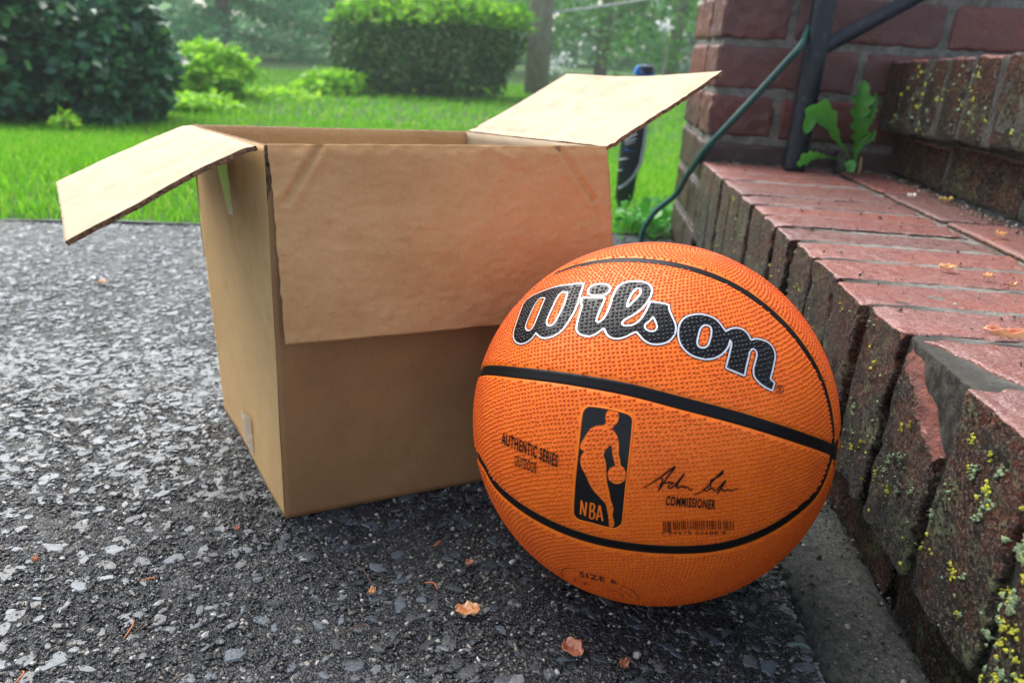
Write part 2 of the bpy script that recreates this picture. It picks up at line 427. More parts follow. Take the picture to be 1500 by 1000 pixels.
# stones in the asphalt
def scatter_view(n, y0, y1, xr=.72, pad=.10, xmax=.30):
    out = []
    while len(out) < n:
        y = y0+(y1-y0)*RNG.random(n*2); x = (RNG.random(n*2)*2-1)*(xr*y1+pad)
        ok = (np.abs(x) < xr*y+pad) & (x < xmax) & (y < edge_y(x)-.01)
        out += list(zip(x[ok], y[ok]))
    return np.array(out[:n])
def flakes(P, size, thick, tilt, k=6, elong=1.5, lift=.25, dome=0.0):
    n = len(P); th = RNG.random(n)*2*np.pi
    ang = (np.arange(k)[None]+RNG.uniform(-.32, .32, (n, k)))*2*np.pi/k
    r = RNG.uniform(.65, 1.12, (n, k))
    ex = np.sqrt(RNG.uniform(1., elong**2, n))[:, None]
    lx = np.cos(ang)*r*ex*size[:, None]; ly = np.sin(ang)*r/ex*size[:, None]
    px = lx*np.cos(th)[:, None]-ly*np.sin(th)[:, None]; py = lx*np.sin(th)[:, None]+ly*np.cos(th)[:, None]
    tx = RNG.normal(0, tilt, n)[:, None]; ty = RNG.normal(0, tilt, n)[:, None]
    pz = px*tx+py*ty
    base = (thick*lift)[:, None]
    top = np.stack([P[:, 0:1]+px*.84, P[:, 1:2]+py*.84, base+pz*.84], -1)
    bot = np.stack([P[:, 0:1]+px, P[:, 1:2]+py, base+pz-thick[:, None]*(.5)], -1)
    low = bot.copy(); low[..., 2] -= .004
    cen = np.stack([P[:, 0], P[:, 1], (base[:, 0]+thick*(.12+dome))], -1)[:, None]
    V = np.concatenate([cen, top, bot], 1).reshape(-1, 3); m = 2*k+1
    F = []
    o = np.arange(n)*m
    for j in range(k):
        j2 = (j+1) % k
        F.append(np.stack([o, o+1+j, o+1+j2], 1))
    Q = [np.stack([o+1+j, o+1+k+j, o+1+k+(j+1) % k, o+1+(j+1) % k], 1) for j in range(k)]
    return V, [np.concatenate(F), np.concatenate(Q)]
drv_chips = []
P = np.concatenate([scatter_view(9500, .26, .85), scatter_view(15000, .7, 1.72)])
sz = np.clip(RNG.lognormal(math.log(.0034), .42, len(P)), .0016, .0085)
# chips get sparser and finer on the worn patch in front
keep = (P[:, 1] > .56+.1*P[:, 0]) | (RNG.random(len(P)) < .36)
P, sz = P[keep], sz[keep]
V, F = flakes(P, sz, sz*.20+.0004, .06, 6, 1.7, .25)
world_part('slate_chips', V, F, M_FLAKE, smooth=False, kind='stuff', label='flat blue-grey slate chips set in the wet asphalt', cat='stone chips')
P = np.concatenate([scatter_view(52000, .26, .75), scatter_view(14000, .7, 1.1)])
sz = np.clip(RNG.lognormal(math.log(.00105), .42, len(P)), .0005, .0032)
V, F = flakes(P, sz, sz*1.0, .2, 5, 1.4, .25, .22)
world_part('grit', V, F, M_GRAIN, smooth=False, kind='stuff', label='small tan and white grit between the chips in the asphalt', cat='grit')

# concrete strip along the step
SA = np.array([.3029, 1.3006, 0.]); RZ = math.atan2(-.0567, .9984)
Dn = np.array([.9984, -.0567, 0.]); Dy = np.array([.0567, .9984, 0.])
def sl(n, s, z): return SA+Dn*n-Dy*s+np.array([0, 0, z])      # step frame: n to the right, s toward the camera
# ------------------------------------------------------------------ rough boxes (bricks)
def rough_box(cx, cy, cz, sx, sy, sz, seg, r=.004, amp=.0015, seed=0, chip=None, fr=40.):
    hx, hy, hz = sx/2, sy/2, sz/2
    sizes = (sx, sy, sz)
    def axis(n, h):
        t = np.linspace(-1, 1, n+1); t = np.sign(t)*(1-(1-np.abs(t))**1.35); return t*h
    nn = [max(2, int(seg*s/max(sizes))) for s in sizes]
    V = []; F = []; base = 0
    for ax in range(3):
        b, c = (ax+1) % 3, (ax+2) % 3
        tb, tcx = axis(nn[b], sizes[b]/2), axis(nn[c], sizes[c]/2)
        B, Cc = np.meshgrid(tb, tcx)
        for sgn in (-1, 1):
            P = np.zeros(B.shape+(3,)); P[..., ax] = sgn*sizes[ax]/2; P[..., b] = B; P[..., c] = Cc
            V.append(P.reshape(-1, 3)); w_ = len(tb); h_ = len(tcx)
            i = np.arange((w_-1)*(h_-1)); a = (i//(w_-1))*w_+i % (w_-1)+base
            q_ = np.stack([a, a+1, a+w_+1, a+w_], 1)
            F.append(q_ if sgn > 0 else q_[:, ::-1]); base += w_*h_
    V = np.concatenate(V); F = np.concatenate(F)
    key = np.round(V*1e6).astype(np.int64); _, idx, inv = np.unique(key, axis=0, return_index=True, return_inverse=True)
    V = V[idx]; F = inv.ravel()[F]
    lim = np.array([hx, hy, hz])-r
    Cl = np.clip(V, -lim, lim); D = V-Cl; L = np.linalg.norm(D, axis=1, keepdims=True); L[L == 0] = 1
    V = Cl+D/L*np.minimum(L, r)
    N = V/np.array([hx, hy, hz]); N = np.sign(N)*np.abs(N)**6; N /= np.linalg.norm(N, axis=1, keepdims=True)
    Q = V+np.array([cx, cy, cz])
    nz = fbm((Q+seed*.37)*fr, 3, seed % 50)
    edge = np.clip((np.sort(np.abs(V)/np.array([hx, hy, hz]), axis=1)[:, 1]-.86)/.14, 0, 1)
    nz = nz*(1-.7*np.clip(N[:, 2], 0, 1)**2)
    V = V+N*(nz*amp)[:, None]-N*(edge*np.clip(fbm((Q+seed)*70, 2, 11)+.25, 0, 1)*amp*2.2)[:, None]
    V = V+np.array([cx, cy, cz])
    global CHIP
    CHIP = np.zeros(len(V), bool)
    if chip is not None:
        for (p0, nrm) in chip:
            p0 = np.array(p0); nrm = np.array(nrm)/np.linalg.norm(nrm)
            d = (V-p0)@nrm+fbm(V*70, 3, 5)*.004
            V = V-np.clip(d, 0, None)[:, None]*nrm; CHIP |= d > .0004
    return V, F
FACEV = []
def rbox_obj(name, args, mat, parent, **kw):
    V, F = rough_box(*args[0], **args[1])
    if parent.name in ('lower_step', 'upper_step'): FACEV.append(V)
    c = V.mean(0); me = mesh_np(name, V-c, F)
    if CHIP.any():
        me.materials.append(mat); me.materials.append(M_FRESH); me.polygons.foreach_set('material_index', CHIP[F].all(1).astype(np.int32))
    return put(name, me, mat, parent, loc=c, **kw)

# ---- lower step
ls = empty('lower_step', SA, RZ)
tag(ls, 'lower red brick step with lichen and grime on its overhanging edge beside the ball', 'brick step')
J = [-.040, .022, .088, .155, .222, .288, .354, .419, .482, .542, .612, .682, .751, .819, .900, .985, 1.062, 1.137, 1.212, 1.287, 1.362]
for k in range(len(J)-1):
    s0, s1 = J[k], J[k+1]; near = s0 > .40
    off = random.uniform(-.003, .003); zt = .195+random.uniform(-.0015, .0015)
    g = .0036
    chip = None
    if k == 13: chip = [((.042, -(s1-.004), .195), (-.60, -.25, .45))]
    if k == 12: chip = [((.003, -(s1-.006), .1955), (-.7, -.5, .55))]
    if k == 14: chip = [((.005, -(s1-.006), .195), (-.62, -.45, .62))]
    if k == 11: chip = [((.004, -(s0+.006), .194), (-.6, .5, .62))]
    zb = .060+random.uniform(-.003, .003)
    kw = dict(seg=84 if near else 26, r=.0026, amp=.0026 if near else .0020, fr=95., seed=k*3+1, chip=chip)
    rbox_obj('brick', ((.103+off, -(s0+s1)/2, (zt+zb)/2, .206, (s1-s0)-2*g, zt-zb), kw), M_BRICK, ls,
             **({'label': 'edge brick with its front corner broken off'} if k == 13 else {}))
for k in range(8):                                     # stretchers along the back of the tread
    s0 = -.03+k*.2
    rbox_obj('brick', ((.264, -(s0+.1), .155, .084, .190, .077), dict(seg=22, r=.004, amp=.0012, seed=90+k)), M_BRICK, ls)
for k in range(7):                                     # course under the overhang
    s0 = -.02+k*.205+.05
    rbox_obj('brick', ((.073, -(s0+.1), .027, .10, .194, .058), dict(seg=26, r=.004, amp=.0015, seed=120+k)), M_BRICK, ls)
Vs = []; Fs = []; b0 = 0
def addrb(*a, **k):
    global b0
    V, F = rough_box(*a, **k); Vs.append(V); Fs.append(F+b0); b0 += len(V)
addrb(.1075, -.66, .1263, .200, 1.40, .1340, seg=330, r=.003, amp=.0016, seed=3, fr=70.)
addrb(.260, -.66, .090, .10, 1.40, .196, seg=200, r=.003, amp=.0016, seed=4, fr=60.)
put('mortar', mesh_np('mortar', np.concatenate(Vs), np.concatenate(Fs)), M_MORT_S, ls)
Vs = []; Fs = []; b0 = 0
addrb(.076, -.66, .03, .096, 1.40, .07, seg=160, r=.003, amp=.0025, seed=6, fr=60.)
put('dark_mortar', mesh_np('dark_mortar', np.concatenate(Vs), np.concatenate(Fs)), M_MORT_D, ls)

# lichen growing on the overhanging face: small lumpy rosettes
def snapper(lim):
    A = np.concatenate(FACEV); A = A[A[:, 0] < lim]; kd = kdtree.KDTree(len(A))
    for i_, v in enumerate(A): kd.insert((0, v[1], v[2]), i_)
    kd.balance()
    return lambda y, z: min(A[j][0] for _, j, _ in kd.find_n((0, y, z), 4))
def rosettes(spots, mat, parent, name, label, axis='x'):
    Vs = []; Fs = []; b = 0
    for (n, s, z, r) in spots:
        k = 11; ph = random.random()*6
        ring = []
        for j in range(k):
            a = ph+j*2*math.pi/k; rr = r*random.uniform(.45, 1.25)
            ring.append((n+.0002, -s+math.cos(a)*rr, z+math.sin(a)*rr))
        mid = [((n-.0004-random.random()*.0007), -s+(p[1]+s)*.6+random.uniform(-.1, .1)*r, z+(p[2]-z)*.6) for p in ring]
        V = [(n-.0005, -s, z)]+mid+ring
        V = [(SNAP(v[1], v[2])+v[0]-n, v[1], v[2]) for v in V]
        Vs += V
        for j in range(k):
            j2 = (j+1) % k
            Fs += [(b, b+1+j, b+1+j2), (b+1+j, b+1+k+j, b+1+k+j2), (b+1+j, b+1+k+j2, b+1+j2)]
        b += len(V)
    return put(name, mesh_np(name, np.array(Vs), np.array(Fs)), mat, parent, kind='stuff')
def face_point(x, y, depth=-.0015):
    p = on_plane(x, y, SA+Dn*depth, Dn)-SA
    return (depth, -(p@Dy), p[2])
yl = []; pl = []
manual_y = [(1452, 619, 7), (1436, 715, 8), (1418, 645, 4), (1420, 600, 3), (1442, 665, 4), (1390, 838, 4), (1384, 826, 4), (1392, 895, 3), (1452, 862, 4), (1475, 868, 5), (1465, 918, 5), (1475, 925, 5), (1480, 965, 4), (1296, 720, 6), (1316, 622, 4), (1327, 625, 3), (1245, 653, 4), (1255, 645, 3), (1487, 999, 6), (1430, 990, 4), (1449, 990, 4), (1462, 940, 4), (1495, 845, 6), (1490, 765, 6), (1483, 820, 5), (1340, 800, 3), (1280, 695, 3), (1411, 684, 3)]
manual_p = [(1296, 676, 6), (1290, 690, 5), (1315, 670, 5), (1355, 755, 6), (1330, 720, 5), (1470, 812, 9), (1495, 822, 8), (1450, 905, 10), (1432, 930, 10), (1472, 890, 8), (1460, 985, 8), (1404, 845, 4), (1382, 720, 5), (1435, 730, 7), (1425, 752, 6), (1455, 690, 5), (1245, 595, 7), (1243, 630, 6), (1380, 975, 3), (1490, 800, 8), (1470, 618, 5), (1480, 880, 7), (1310, 720, 4), (1419, 690, 5)]
for lst, man in ((yl, manual_y), (pl, manual_p)):
    for (x, y, r) in man:
        n_, s_, z_ = face_point(x, y); rr = r/2900.*(1.0)
        if z_ > .187 or z_ < .063: continue
        lst.append((n_, s_, z_, rr))
        for _ in range(9):
            lst.append((n_, s_+random.gauss(0, rr*1.3), z_+random.gauss(0, rr*1.3), rr*random.uniform(.25, .75)))
for _ in range(420):
    s_ = random.uniform(.1, 1.35); z_ = random.uniform(.065, .185)
    if noise.noise(Vector((s_*9, z_*9, 3))) < -.05: continue
    (yl if random.random() < .4 else pl).append((-.0015, s_, z_, random.uniform(.0006, .0019)))
SNAP = snapper(.010)
rosettes(yl, M_LICH_Y, ls, 'yellow_lichen', '')
rosettes(pl, M_LICH_P, ls, 'pale_lichen', '')

# ---- upper step
us_ = empty('upper_step', SA, RZ)
tag(us_, 'upper brick step behind the weed with moss and lichen on its edge bricks', 'brick step')
for k in range(14):
    s0 = -.036+k*.0685
    rbox_obj('brick', ((.372+random.uniform(-.003, .003), -(s0+.034), .3165+.038*(s0+.034), .200, .060, .109), dict(seg=22, r=.006, amp=.0025, seed=200+k)), M_BRICK, us_)
for k in range(6):
    s0 = -.036+k*.205
    rbox_obj('brick', ((.355, -(s0+.1), .2275+.019*(s0+.1), .104, .196, .056+.038*(s0+.1)), dict(seg=22, r=.004, amp=.0016, seed=230+k)), M_BRICK, us_)
Vs = []; Fs = []; b0 = 0
addrb(.384, -.45, .255, .154, .97, .118, seg=180, r=.003, amp=.002, seed=13, fr=60.)
[addrb(.375, -(.02+kk_*.12), .3165+.038*(.02+kk_*.12), .200, .125, .106, seg=24, r=.003, amp=.002, seed=14+kk_, fr=60.) for kk_ in range(8)]
put('mortar', mesh_np('mortar', np.concatenate(Vs), np.concatenate(Fs)), M_MORT_D, us_)
yl = []; pl = []
for _ in range(330):
    s_ = random.uniform(.0, .9); z_ = random.uniform(.268, .366)+.038*s_
    if noise.noise(Vector((s_*14, z_*14, 7))) < -.1: continue
    (yl if random.random() < .3 else pl).append((.2700, s_, z_, random.uniform(.0010, .0034)))
FACEV = [v for v in FACEV if v[:, 2].min() > .24]; SNAP = snapper(.285); rosettes(yl, M_LICH_Y, us_, 'yellow_lichen', ''); rosettes(pl, M_LICH_P, us_, 'pale_lichen', '')

# ---- concrete strip
cs = empty('concrete_strip', SA, RZ)
tag(cs, 'grey damp concrete edging strip on the ground between the asphalt and the lower step', 'concrete edging')
cuts = [-.03, .33, .56, .94, 1.40]
for k in range(4):
    s0, s1 = cuts[k], cuts[k+1]
    rbox_obj('slab', ((-.012, -(s0+s1)/2, -.004, .064, s1-s0-.005, .032), dict(seg=150, r=.008, amp=.0034, seed=300+k, fr=190.)), M_CONC, cs)

# ---- brick pier
pr_ = empty('brick_pier', SA+Dy*.045, RZ)
tag(pr_, 'tall dark red brick pier behind the iron railing at the head of the steps', 'brick wall')
CH = .0768; z0 = .235-3*CH-.004
PW, PD = 1.15, .31
def wbrick(x0, x1, y0, y1, z, sd):
    rbox_obj('brick', (((x0+x1)/2, (y0+y1)/2, z+.034, x1-x0, y1-y0, .0655), dict(seg=36, r=.0020, amp=.0026, seed=sd, fr=75.)), M_WBRICK, pr_)
for c in range(14):
    z = z0+c*CH+.005
    odd = c % 2
    xs_ = [0.0, .112, .352, .592, .832, 1.072, PW] if odd else [0.0, .232, .472, .712, .952, PW]
    for j in range(len(xs_)-1):
        if z < .12: 
            if j > 0: continue
        wbrick(xs_[j]+(.0 if j == 0 else .006), xs_[j+1]-.006, .0+random.uniform(-.002, .002), .10, z, 400+c*12+j)
    ys_ = [.112, .31] if not odd else [.112, .215, .31]
    for j in range(len(ys_)-1):
        wbrick(random.uniform(-.0015, .0015), .10, ys_[j], ys_[j+1]-.011, z, 600+c*5+j)
Vs = []; Fs = []; b0 = 0
addrb(.0035+PW/2, .1575, z0+7*CH, PW-.006, .307, 14*CH+.01, seg=150, r=.004, amp=.003, seed=21, fr=45.)
put('mortar', mesh_np('mortar', np.concatenate(Vs), np.concatenate(Fs)), M_MORT_P, pr_)

# ---- iron railing
post_b = sl(.140, .004, .193)
rl = empty('iron_railing', post_b, 0)
tag(rl, 'black painted iron railing post with a rising diagonal bar in front of the brick pier', 'railing')
def bar_mesh(p, q, w_, t_, up=(0, 0, 1), r=.002):
    p = np.array(p, float); q = np.array(q, float); d = q-p; L = np.linalg.norm(d); d /= L
    s = np.cross(d, up); s /= np.linalg.norm(s); u = np.cross(s, d)
    V, F = rough_box(0, 0, 0, L, w_, t_, seg=30, r=r, amp=.0004, seed=5)
    return p+d*L/2+V[:, 0:1]*d+V[:, 1:2]*s+V[:, 2:3]*u, F
V, F = bar_mesh(post_b-[0, 0, .003], post_b+[0.0, 0, .95], .030, .030, up=tuple(Dn)); world_part('post', V, F, M_IRON, rl)
pd0 = on_plane(1196, 76, post_b-Dy*.008, Dy); pd1 = on_plane(1345, -6, post_b-Dy*.008, Dy); pd2 = pd0+(pd1-pd0)*3.2
V, F = bar_mesh(pd0, pd2, .010, .022); world_part('diagonal_bar', V, F, M_IRON, rl)

# ---- green cable
cpx = [(938, 357, 1.50), (943, 335, 1.50), (962, 308, 1.49), (990, 285, 1.46), (1008, 255, 1.40), (1035, 218, 1.33), (1068, 182, 1.30), (1110, 137, 1.285), (1148, 95, 1.275), (1172, 68, 1.272), (1185, 40, 1.30)]
cp = [at_y(x, y, Y) for x, y, Y in cpx]; cp[0][2] = .004
cp = np.array(cp); t = np.linspace(0, len(cp)-1, 90); i0 = np.clip(t.astype(int), 0, len(cp)-2)
def cr3(P, t):
    i = int(min(max(math.floor(t), 0), len(P)-2)); f = t-i
    p0, p1, p2, p3 = P[max(i-1, 0)], P[i], P[i+1], P[min(i+2, len(P)-1)]
    return .5*(2*p1+(p2-p0)*f+(2*p0-5*p1+4*p2-p3)*f*f+(3*p1-p0-3*p2+p3)*f**3)
V, F = tube_mesh([cr3(cp, a) for a in t], .0054, 10)
o = world_part('cable', V, F, M_CABLE, label='dark green cable rising from the ground past the pier corner to the railing post', cat='cable')

# ------------------------------------------------------------------ cardboard box
A_ = at_z(387, 213, .288); B_ = at_z(888, 216, .288); C_ = at_z(685, 193, .2755); D_ = at_z(277, 183, .2775)
Nb = np.array([-.17, .5149, .001]); Lb = np.array([-.2843, .6957, .001]); Rb = np.array([.0617, .6286, .001]); Kb = Rb+(Lb-Nb)
bxr = empty('cardboard_box', (Nb+Rb+Lb+Kb)/4*np.array([1, 1, 0]))
tag(bxr, 'open brown corrugated cardboard box standing on the asphalt with its flaps folded out', 'box')
def panel(name, P, t, nx, ny, mats, disp=None, jag=.0, label=None, seed=0, side=1):
    """P: 4 corners P00,P10,P11,P01 of the outer face; thickness goes against side*normal"""
    P = [np.array(p, float) for p in P]
    u = np.linspace(0, 1, nx+1); v = np.linspace(0, 1, ny+1); U, Vv = np.meshgrid(u, v)
    Uj = U.copy(); Vj = Vv.copy()
    if jag:
        Uj = U+jag*(fbm(np.stack([Vv*30, U*0, 0*U+seed], -1), 3, seed)*((U == 0) | (U == 1)))
        Vj = Vv+jag*(fbm(np.stack([U*30, Vv*0, 0*U+seed+5], -1), 3, seed+3)*((Vv == 0) | (Vv == 1)))
    def bl(U, V): return ((1-U)*(1-V))[..., None]*P[0]+(U*(1-V))[..., None]*P[1]+(U*V)[..., None]*P[2]+((1-U)*V)[..., None]*P[3]
    O = bl(Uj, Vj)
    n = np.cross(P[1]-P[0], P[3]-P[0]); n /= np.linalg.norm(n); n *= side
    d = np.zeros(U.shape) if disp is None else disp(U, Vv)
    top = O+n*d[..., None]; bot = O+n*(d-t)[..., None]
    off = np.array(bxr.location)
    V = np.concatenate([top.reshape(-1, 3), bot.reshape(-1, 3)])-off
    w_ = nx+1; i = np.arange(nx*ny); a = (i//nx)*w_+i % nx; N_ = w_*(ny+1)
    f1 = np.stack([a, a+1, a+w_+1, a+w_], 1); f2 = (f1+N_)[:, ::-1]
    if side < 0: f1 = f1[:, ::-1]; f2 = f2[:, ::-1]
    e = []
    for k in range(nx): e += [(k, k+N_, k+1+N_, k+1), (ny*w_+k+1, ny*w_+k+1+N_, ny*w_+k+N_, ny*w_+k)]
    for k in range(ny): e += [((k+1)*w_, (k+1)*w_+N_, k*w_+N_, k*w_), (k*w_+nx, k*w_+nx+N_, (k+1)*w_+nx+N_, (k+1)*w_+nx)]
    e = np.array(e)
    me = mesh_np(name, V, [f1, f2, e], False)
    for m in mats: me.materials.append(m)
    mi = np.concatenate([np.zeros(len(f1)), np.ones(len(f2)), np.full(len(e), 2)]).astype(np.int32)
    me.polygons.foreach_set('material_index', mi)
    sm = np.concatenate([np.ones(len(f1)+len(f2)), np.zeros(len(e))]).astype(bool); me.polygons.foreach_set('use_smooth', sm)
    uvl = me.uv_layers.new(name='UVMap'); L1 = np.linalg.norm(P[1]-P[0]); L2 = np.linalg.norm(P[3]-P[0])
    UV = np.stack([U.ravel()*L1, Vv.ravel()*L2], 1)*10; UV = np.concatenate([UV, UV])
    li = np.zeros(len(me.loops), np.int32); me.loops.foreach_get('vertex_index', li)
    uvl.data.foreach_set('uv', UV[li].astype(np.float32).ravel())
    return put(name, me, None, bxr, **({'label': label} if label else {}))
def seg_d(U, V, a, b):
    a = np.array(a); b = np.array(b); d = b-a; L = d@d
    t = np.clip(((U-a[0])*d[0]+(V-a[1])*d[1])/L, 0, 1)
    return np.hypot(U-a[0]-t*d[0], V-a[1]-t*d[1])
TH = .0036
zh = np.array([0, 0, 1.])
nF = np.cross(Rb-Nb, zh); nF /= np.linalg.norm(nF)       # outward, toward camera
nL = np.array([-.8453, -.5344, 0])
def wav(a, fx, fy, s): return lambda U, V: a*fbm(np.stack([U*fx, V*fy, 0*U], -1), 3, s)
panel('front_panel', [Nb, Rb, B_, A_], TH, 60, 60, [M_CARD_SHADE, M_CARD_IN, M_EDGE], wav(.0016, 3, 3, 1), .001)
panel('left_panel', [Lb, Nb, A_, D_], TH, 60, 60, [M_CARD_S, M_CARD_IN, M_EDGE], lambda U, V: -.004*np.sin(np.pi*U)*np.sin(np.pi*V)+.0015*fbm(np.stack([U*3, V*3, 0*U], -1), 2, 2), .001)
panel('right_panel', [Rb, Kb, C_, B_], TH, 40, 40, [M_CARD_S, M_CARD_IN, M_EDGE], wav(.0015, 3, 3, 3), .001)
panel('back_panel', [Kb, Lb, D_, C_], TH, 60, 40, [M_CARD_S, M_CARD, M_EDGE], lambda U, V: .0025*fbm(np.stack([U*5, V*4, 0*U], -1), 3, 4), .001)
panel('bottom_panel', [Nb, Rb, Kb, Lb], TH, 20, 20, [M_CARD_S, M_CARD_S, M_EDGE], None, 0, side=-1)
# front flap hanging down over the front panel
g0 = nF*.010
FA = A_+nF*.0015+np.array([.002, 0, .0015]); FB = B_+nF*.0015+np.array([0, 0, .0015])
FAb = on_plane(418, 505, Nb+nF*.024, nF); FBb = FAb+(B_-A_)*1.0; FBb = on_plane(899, 461, Nb+nF*.024, nF)
def dflap(U, V):
    d = .0014*fbm(np.stack([U*6, V*4, 0*U], -1), 3, 21)+.0004*fbm(np.stack([U*42, V*36, 0*U], -1), 2, 22)+.004*np.sin(np.pi*V)*0.6
    for a, b, s in [((.13, .985), (.03, .72), -.0022), ((.835, .985), (.94, .70), -.0020), ((.94, .70), (.965, .55), -.001)]:
        dd = seg_d(U, V*.57, (a[0], a[1]*.57), (b[0], b[1]*.57)); d = d+s*np.exp(-(dd/.008)**2)-s*.45*np.exp(-((dd-.018)/.014)**2)
    dd = seg_d(U, V*.57, (.60, .56), (.68, .53)); d = d+.0008*np.exp(-(dd/.012)**2)
    edge = np.exp(-((1-V)/.03)**2); d = d-.0015*edge
    return d
panel('front_flap', [FAb, FBb, FB, FA], .003, 150, 90, [M_CARD, M_CARD_IN, M_EDGE], dflap, .0035, seed=2)
panel('back_flap', [D_+[0, .004, 0], C_+[0, .004, 0], C_+[.02, .03, -.125], D_+[-.01, .03, -.125]], .004, 30, 20, [M_CARD_IN, M_CARD, M_EDGE], None, .004, seed=3)
# side flaps
uL = np.array([-.5344, .8453, 0])
HL = at_z(372, 213, .288); oLn = on_plane(95, 355, HL, uL); oLf = on_plane(82, 268, D_, uL)
def dl(U, V): return .001*np.sin(np.pi*V)+.001*fbm(np.stack([U*4, V*3, 0*U], -1), 3, 31)-.002*np.exp(-(V/.04)**2)
panel('left_flap', [HL+zh*.0015, D_+zh*.0015, oLf, oLn], .0032, 70, 60, [M_CARD_IN, M_CARD, M_EDGE], dl, .005, seed=4)
oRn = on_plane(1058, 103, B_, uL); oRf = on_plane(830, 107, C_, uL)
def dr(U, V): return -.0045*np.sin(np.pi*U)*V-.001*np.sin(np.pi*V)+.0008*fbm(np.stack([U*4, V*3, 0*U], -1), 3, 33)-.0013*np.exp(-((V-.07)/.02)**2)
panel('right_flap', [B_+zh*.0005, C_+zh*.0005, oRf, oRn], .0032, 70, 60, [M_CARD_IN, M_CARD, M_EDGE], dr, .005, seed=5, side=-1)
# tape
def tape(pts, off_=.0012, name='tape'):
    Q = [on_plane(x, y, Nb+nL*off_, nL) for x, y in pts]
    off = np.array(bxr.location)
    me = mesh_np(name, np.array(Q+[p+nL*-.0006 for p in Q])-off, [np.array([[0, 1, 2, 3], [7, 6, 5, 4]])], False)
    return put(name, me, M_TAPE, bxr)
tape([(318, 244), (331, 240), (341, 316), (334, 312)], .0085); tape([(352, 598), (366, 612), (372, 668), (357, 642)])

# ------------------------------------------------------------------ basketball
R = .1215; BC = np.array([.09825, .48244, R])
ball = empty('basketball', BC*np.array([1, 1, 0]))
tag(ball, 'orange pebbled basketball with black seams and lettering resting on the asphalt before the box', 'basketball')
def sph(P):
    P = np.atleast_2d(np.asarray(P, float))
    d = np.stack([P[:, 0]-750, 500-P[:, 1], np.full(len(P), -FPX)], 1)@MC.T; d /= np.linalg.norm(d, axis=1)[:, None]
    oc = CAM-BC; b = d@oc; c = oc@oc-R*R; dd = np.maximum(b*b-c, 0)
    q_ = (oc+d*(-b-np.sqrt(dd))[:, None]); return q_/np.linalg.norm(q_, axis=1)[:, None]
def to_px(U):
    c = ((U*R+BC)-CAM)@MC; return np.stack([750+FPX*c[:, 0]/-c[:, 2], 500-FPX*c[:, 1]/-c[:, 2]], 1)
def resample(Q, step):
    L = np.concatenate([[0], np.cumsum(np.linalg.norm(np.diff(Q, axis=0), axis=1))]); n = max(2, int(L[-1]/step)+1)
    t = np.linspace(0, L[-1], n); Q2 = np.stack([np.interp(t, L, Q[:, k]) for k in range(3)], 1)
    return Q2/np.linalg.norm(Q2, axis=1)[:, None]
def slerp_spline(K, n=24, closed=False):
    K = [np.array(k, float) for k in K]; N = len(K); out = []
    for i in range(N if closed else N-1):
        p1, p2 = K[i], K[(i+1) % N]; p0 = K[(i-1) % N] if closed or i > 0 else p1; p3 = K[(i+2) % N] if closed or i < N-2 else p2
        for k in range(n):
            t = k/n; out.append(.5*((2*p1)+(-p0+p2)*t+(2*p0-5*p1+4*p2-p3)*t*t+(-p0+3*p1-3*p2+p3)*t**3))
    if not closed: out.append(K[-1])
    Q = np.array(out); return Q/np.linalg.norm(Q, axis=1)[:, None]
Upx = [(771, 432), (810, 402), (865, 384), (936, 380), (1008, 391), (1074, 416), (1129, 454), (1173, 501), (1206, 559), (1219, 608), (1222, 655)]
Mpx = [(703, 546), (755, 545), (837, 555), (920, 570), (1002, 591), (1085, 613), (1167, 639), (1220, 659)]
Lpx = [(703, 674), (722, 707), (755, 738), (799, 765), (854, 787), (920, 801), (986, 806), (1052, 802), (1112, 784), (1167, 751), (1200, 718), (1218, 674)]
Qp = sph([(1223, 660)])[0]; Qn = np.array([-.84, .52, -.16])
nM = np.array([-.1834, -.4797, -.8581]); nM /= np.linalg.norm(nM)
def circle(n_, n=500):
    a = np.cross(n_, [0, 0, 1.]); a /= np.linalg.norm(a); b = np.cross(n_, a); t = np.linspace(0, 2*np.pi, n)
    return np.cos(t)[:, None]*a+np.sin(t)[:, None]*b
cU = slerp_spline([Qn, (-.88, .36, .30)]+list(sph(Upx))+[Qp]); cL = slerp_spline([Qn, (-.92, .25, -.30)]+list(sph(Lpx))+[Qp])
cM0 = slerp_spline(list(sph(Mpx))+[Qp]); 
Mc = circle(nM); ext = [Qn, np.array([-.95, .30, .05])]
cM = slerp_spline([Qn, (-.97, .24, .03)]+list(sph(Mpx))+[Qp])
nB = np.cross(Qp, nM); nB /= np.linalg.norm(nB)
back = []
mU = nM*1.0
for sgn, hgt in ((1, .0), (1, .62), (-1, .62)):
    mid = -np.cross(Qp, nM); mid = mid if mid[1] > 0 else -mid
    mid = mid+nM*hgt*sgn; mid /= np.linalg.norm(mid)
    back.append(slerp_spline([Qp, (Qp+mid)/np.linalg.norm(Qp+mid), mid, (mid+Qn)/np.linalg.norm(mid+Qn), Qn]))
SEAMS = [(cU, .0058), (cM, .0067), (cL, .0058)]+[(b, .006) for b in back]
allS = np.concatenate([resample(c, .010) for c, _ in SEAMS])

